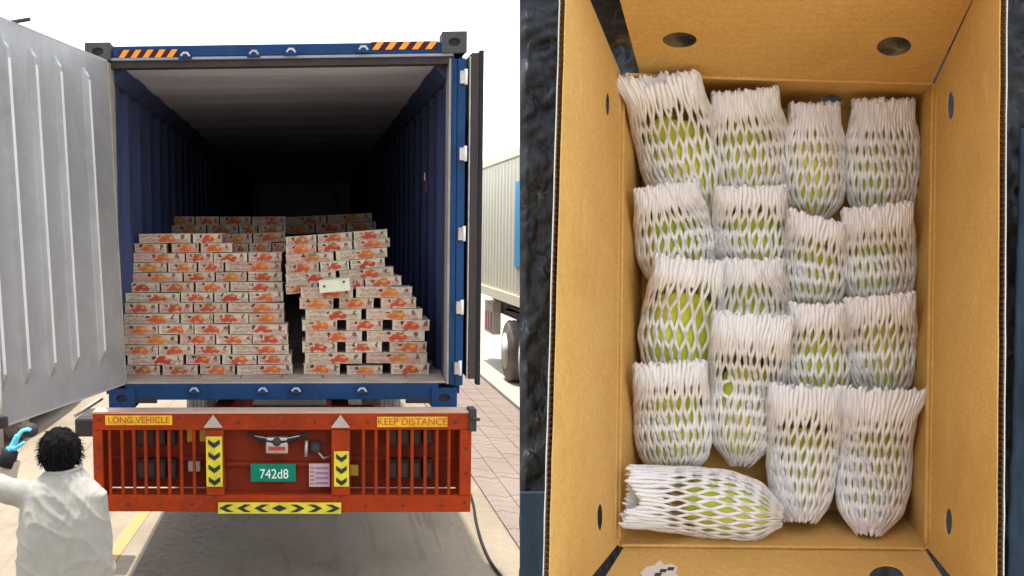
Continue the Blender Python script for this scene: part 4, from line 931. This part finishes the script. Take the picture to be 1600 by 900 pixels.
    jag = .025*np.sin(th_*7+seed)+.02*np.sin(th_*13+seed*2)-.05*(1-rib)+.008*rng.standard_normal(nu)
    top_ = .012+.012*np.sin(np.arange(nu)//4*1.7+seed)+.02*(1-rib)
    if notch: top_ = top_+notch[1]*np.exp(-((th_-notch[0])/.30)**2)
    for q_ in range(nt+1):
        tv = top_+(.235+jag*1.3-top_)*q_/nt; VV.append(surf(u_, tv, 1.0, -.0006+.0012*rib))
    jj, kk2 = np.meshgrid(np.arange(nt), np.arange(nu), indexing='ij'); k2 = (kk2+1) % nu
    FF.append(np.stack([n0+jj*nu+kk2, n0+jj*nu+k2, n0+(jj+1)*nu+k2, n0+(jj+1)*nu+kk2], -1).reshape(-1, 4))
    VV = np.concatenate(VV)-off; FF = np.concatenate(FF).astype(np.int32); me = bpy.data.meshes.new('foam_net')
    me.vertices.add(len(VV)); me.vertices.foreach_set('co', VV.astype(np.float32).ravel()); me.loops.add(FF.size); me.loops.foreach_set('vertex_index', FF.ravel())
    me.polygons.add(len(FF)); me.polygons.foreach_set('loop_start', np.arange(0, FF.size, 4, dtype=np.int32)); me.update(calc_edges=True)
    me.polygons.foreach_set('use_smooth', [True]*len(FF)); me.materials.append(FOAM)
    no = bpy.data.objects.new('foam_net', me); COL.objects.link(no); no.parent = thing
    return thing
S = 'green mango in white foam net, '
netted((1030, 114), (1088, 352), 118, 128, 126, S+'top left corner, ragged torn sleeve mouth', True, bend=2, M_=8, skew=10, fr=(.62, .33), fan=.02, flare=-20, notch=(1.75, .07), zt_=1.058)
netted((1163, 140), (1180, 330), 98, 118, 116, S+'second in the top row with arched sleeve ends', True, M_=6.5, skew=0, fr=(.6, .38), zt_=1.088)
netted((1272, 160), (1272, 348), 72, 92, 98, S+'narrowest of the top row, below the round vent hole', True, M_=7, NS=50, fr=(.58, .38))
netted((1380, 154), (1378, 352), 90, 112, 116, S+'top right corner, straight cut sleeve', True, M_=7, fr=(.62, .38))
netted((1040, 287), (1068, 452), 96, 114, 122, S+'second down in the left column, slanting rightwards', M_=6)
netted((1172, 290), (1176, 440), 106, 114, 116, S+'second down in second column, dark green skin', M_=5.5)
netted((1276, 337), (1268, 495), 82, 96, 98, S+'with its sleeve mouth folded over to the right', M_=6, NS=50, skew=10, nec=.34)
netted((1370, 321), (1376, 490), 104, 112, 114, S+'second down in right column, packed strands', M_=6, skew=-4, amp=.9)
netted((1176, 404), (1176, 560), 88, 112, 116, S+'half covered by the longest sleeve', M_=5)
netted((1078, 402), (1056, 605), 104, 116, 126, S+'widest open diamonds, third down in left column', M_=6.0, NS=42, rad=.0020, bend=-2, zt_=1.085)
netted((1277, 474), (1274, 640), 82, 96, 106, S+'yellowish, third down in the third column', M_=6, NS=50)
netted((1374, 461), (1378, 630), 104, 110, 108, S+'third down in the right column', M_=6, skew=-4)
netted((1046, 565), (1056, 745), 108, 112, 118, S+'square cut sleeve, above the sideways mango', M_=6.5)
netted((1176, 490), (1156, 728), 120, 118, 108, S+'longest sleeve, torn hole baring the fruit', M_=9, tear=(.50, 2.15, .11), zt_=1.078, fr=(.66, .33))
netted((1260, 602), (1250, 816), 112, 108, 104, S+'bottom of third column, tall closed sleeve', M_=8, tip=.42, fr=(.64, .34), zb=1.125)
netted((1376, 606), (1358, 836), 118, 106, 114, S+'bottom right corner, sleeve mouth flaring right', M_=8.5, tip=.25, skew=-3, flare=16, zb=1.108, fr=(.62, .35))
netted((976, 775), (1222, 808), 92, 98, 104, S+'lying sideways along the bottom edge', M_=8, tip=.20, zt_=1.10, bend=-6, fr=(.66, .30), NS=50, fan=.0, notch=(1.5, .09), dz0=-.038, zb=1.135)
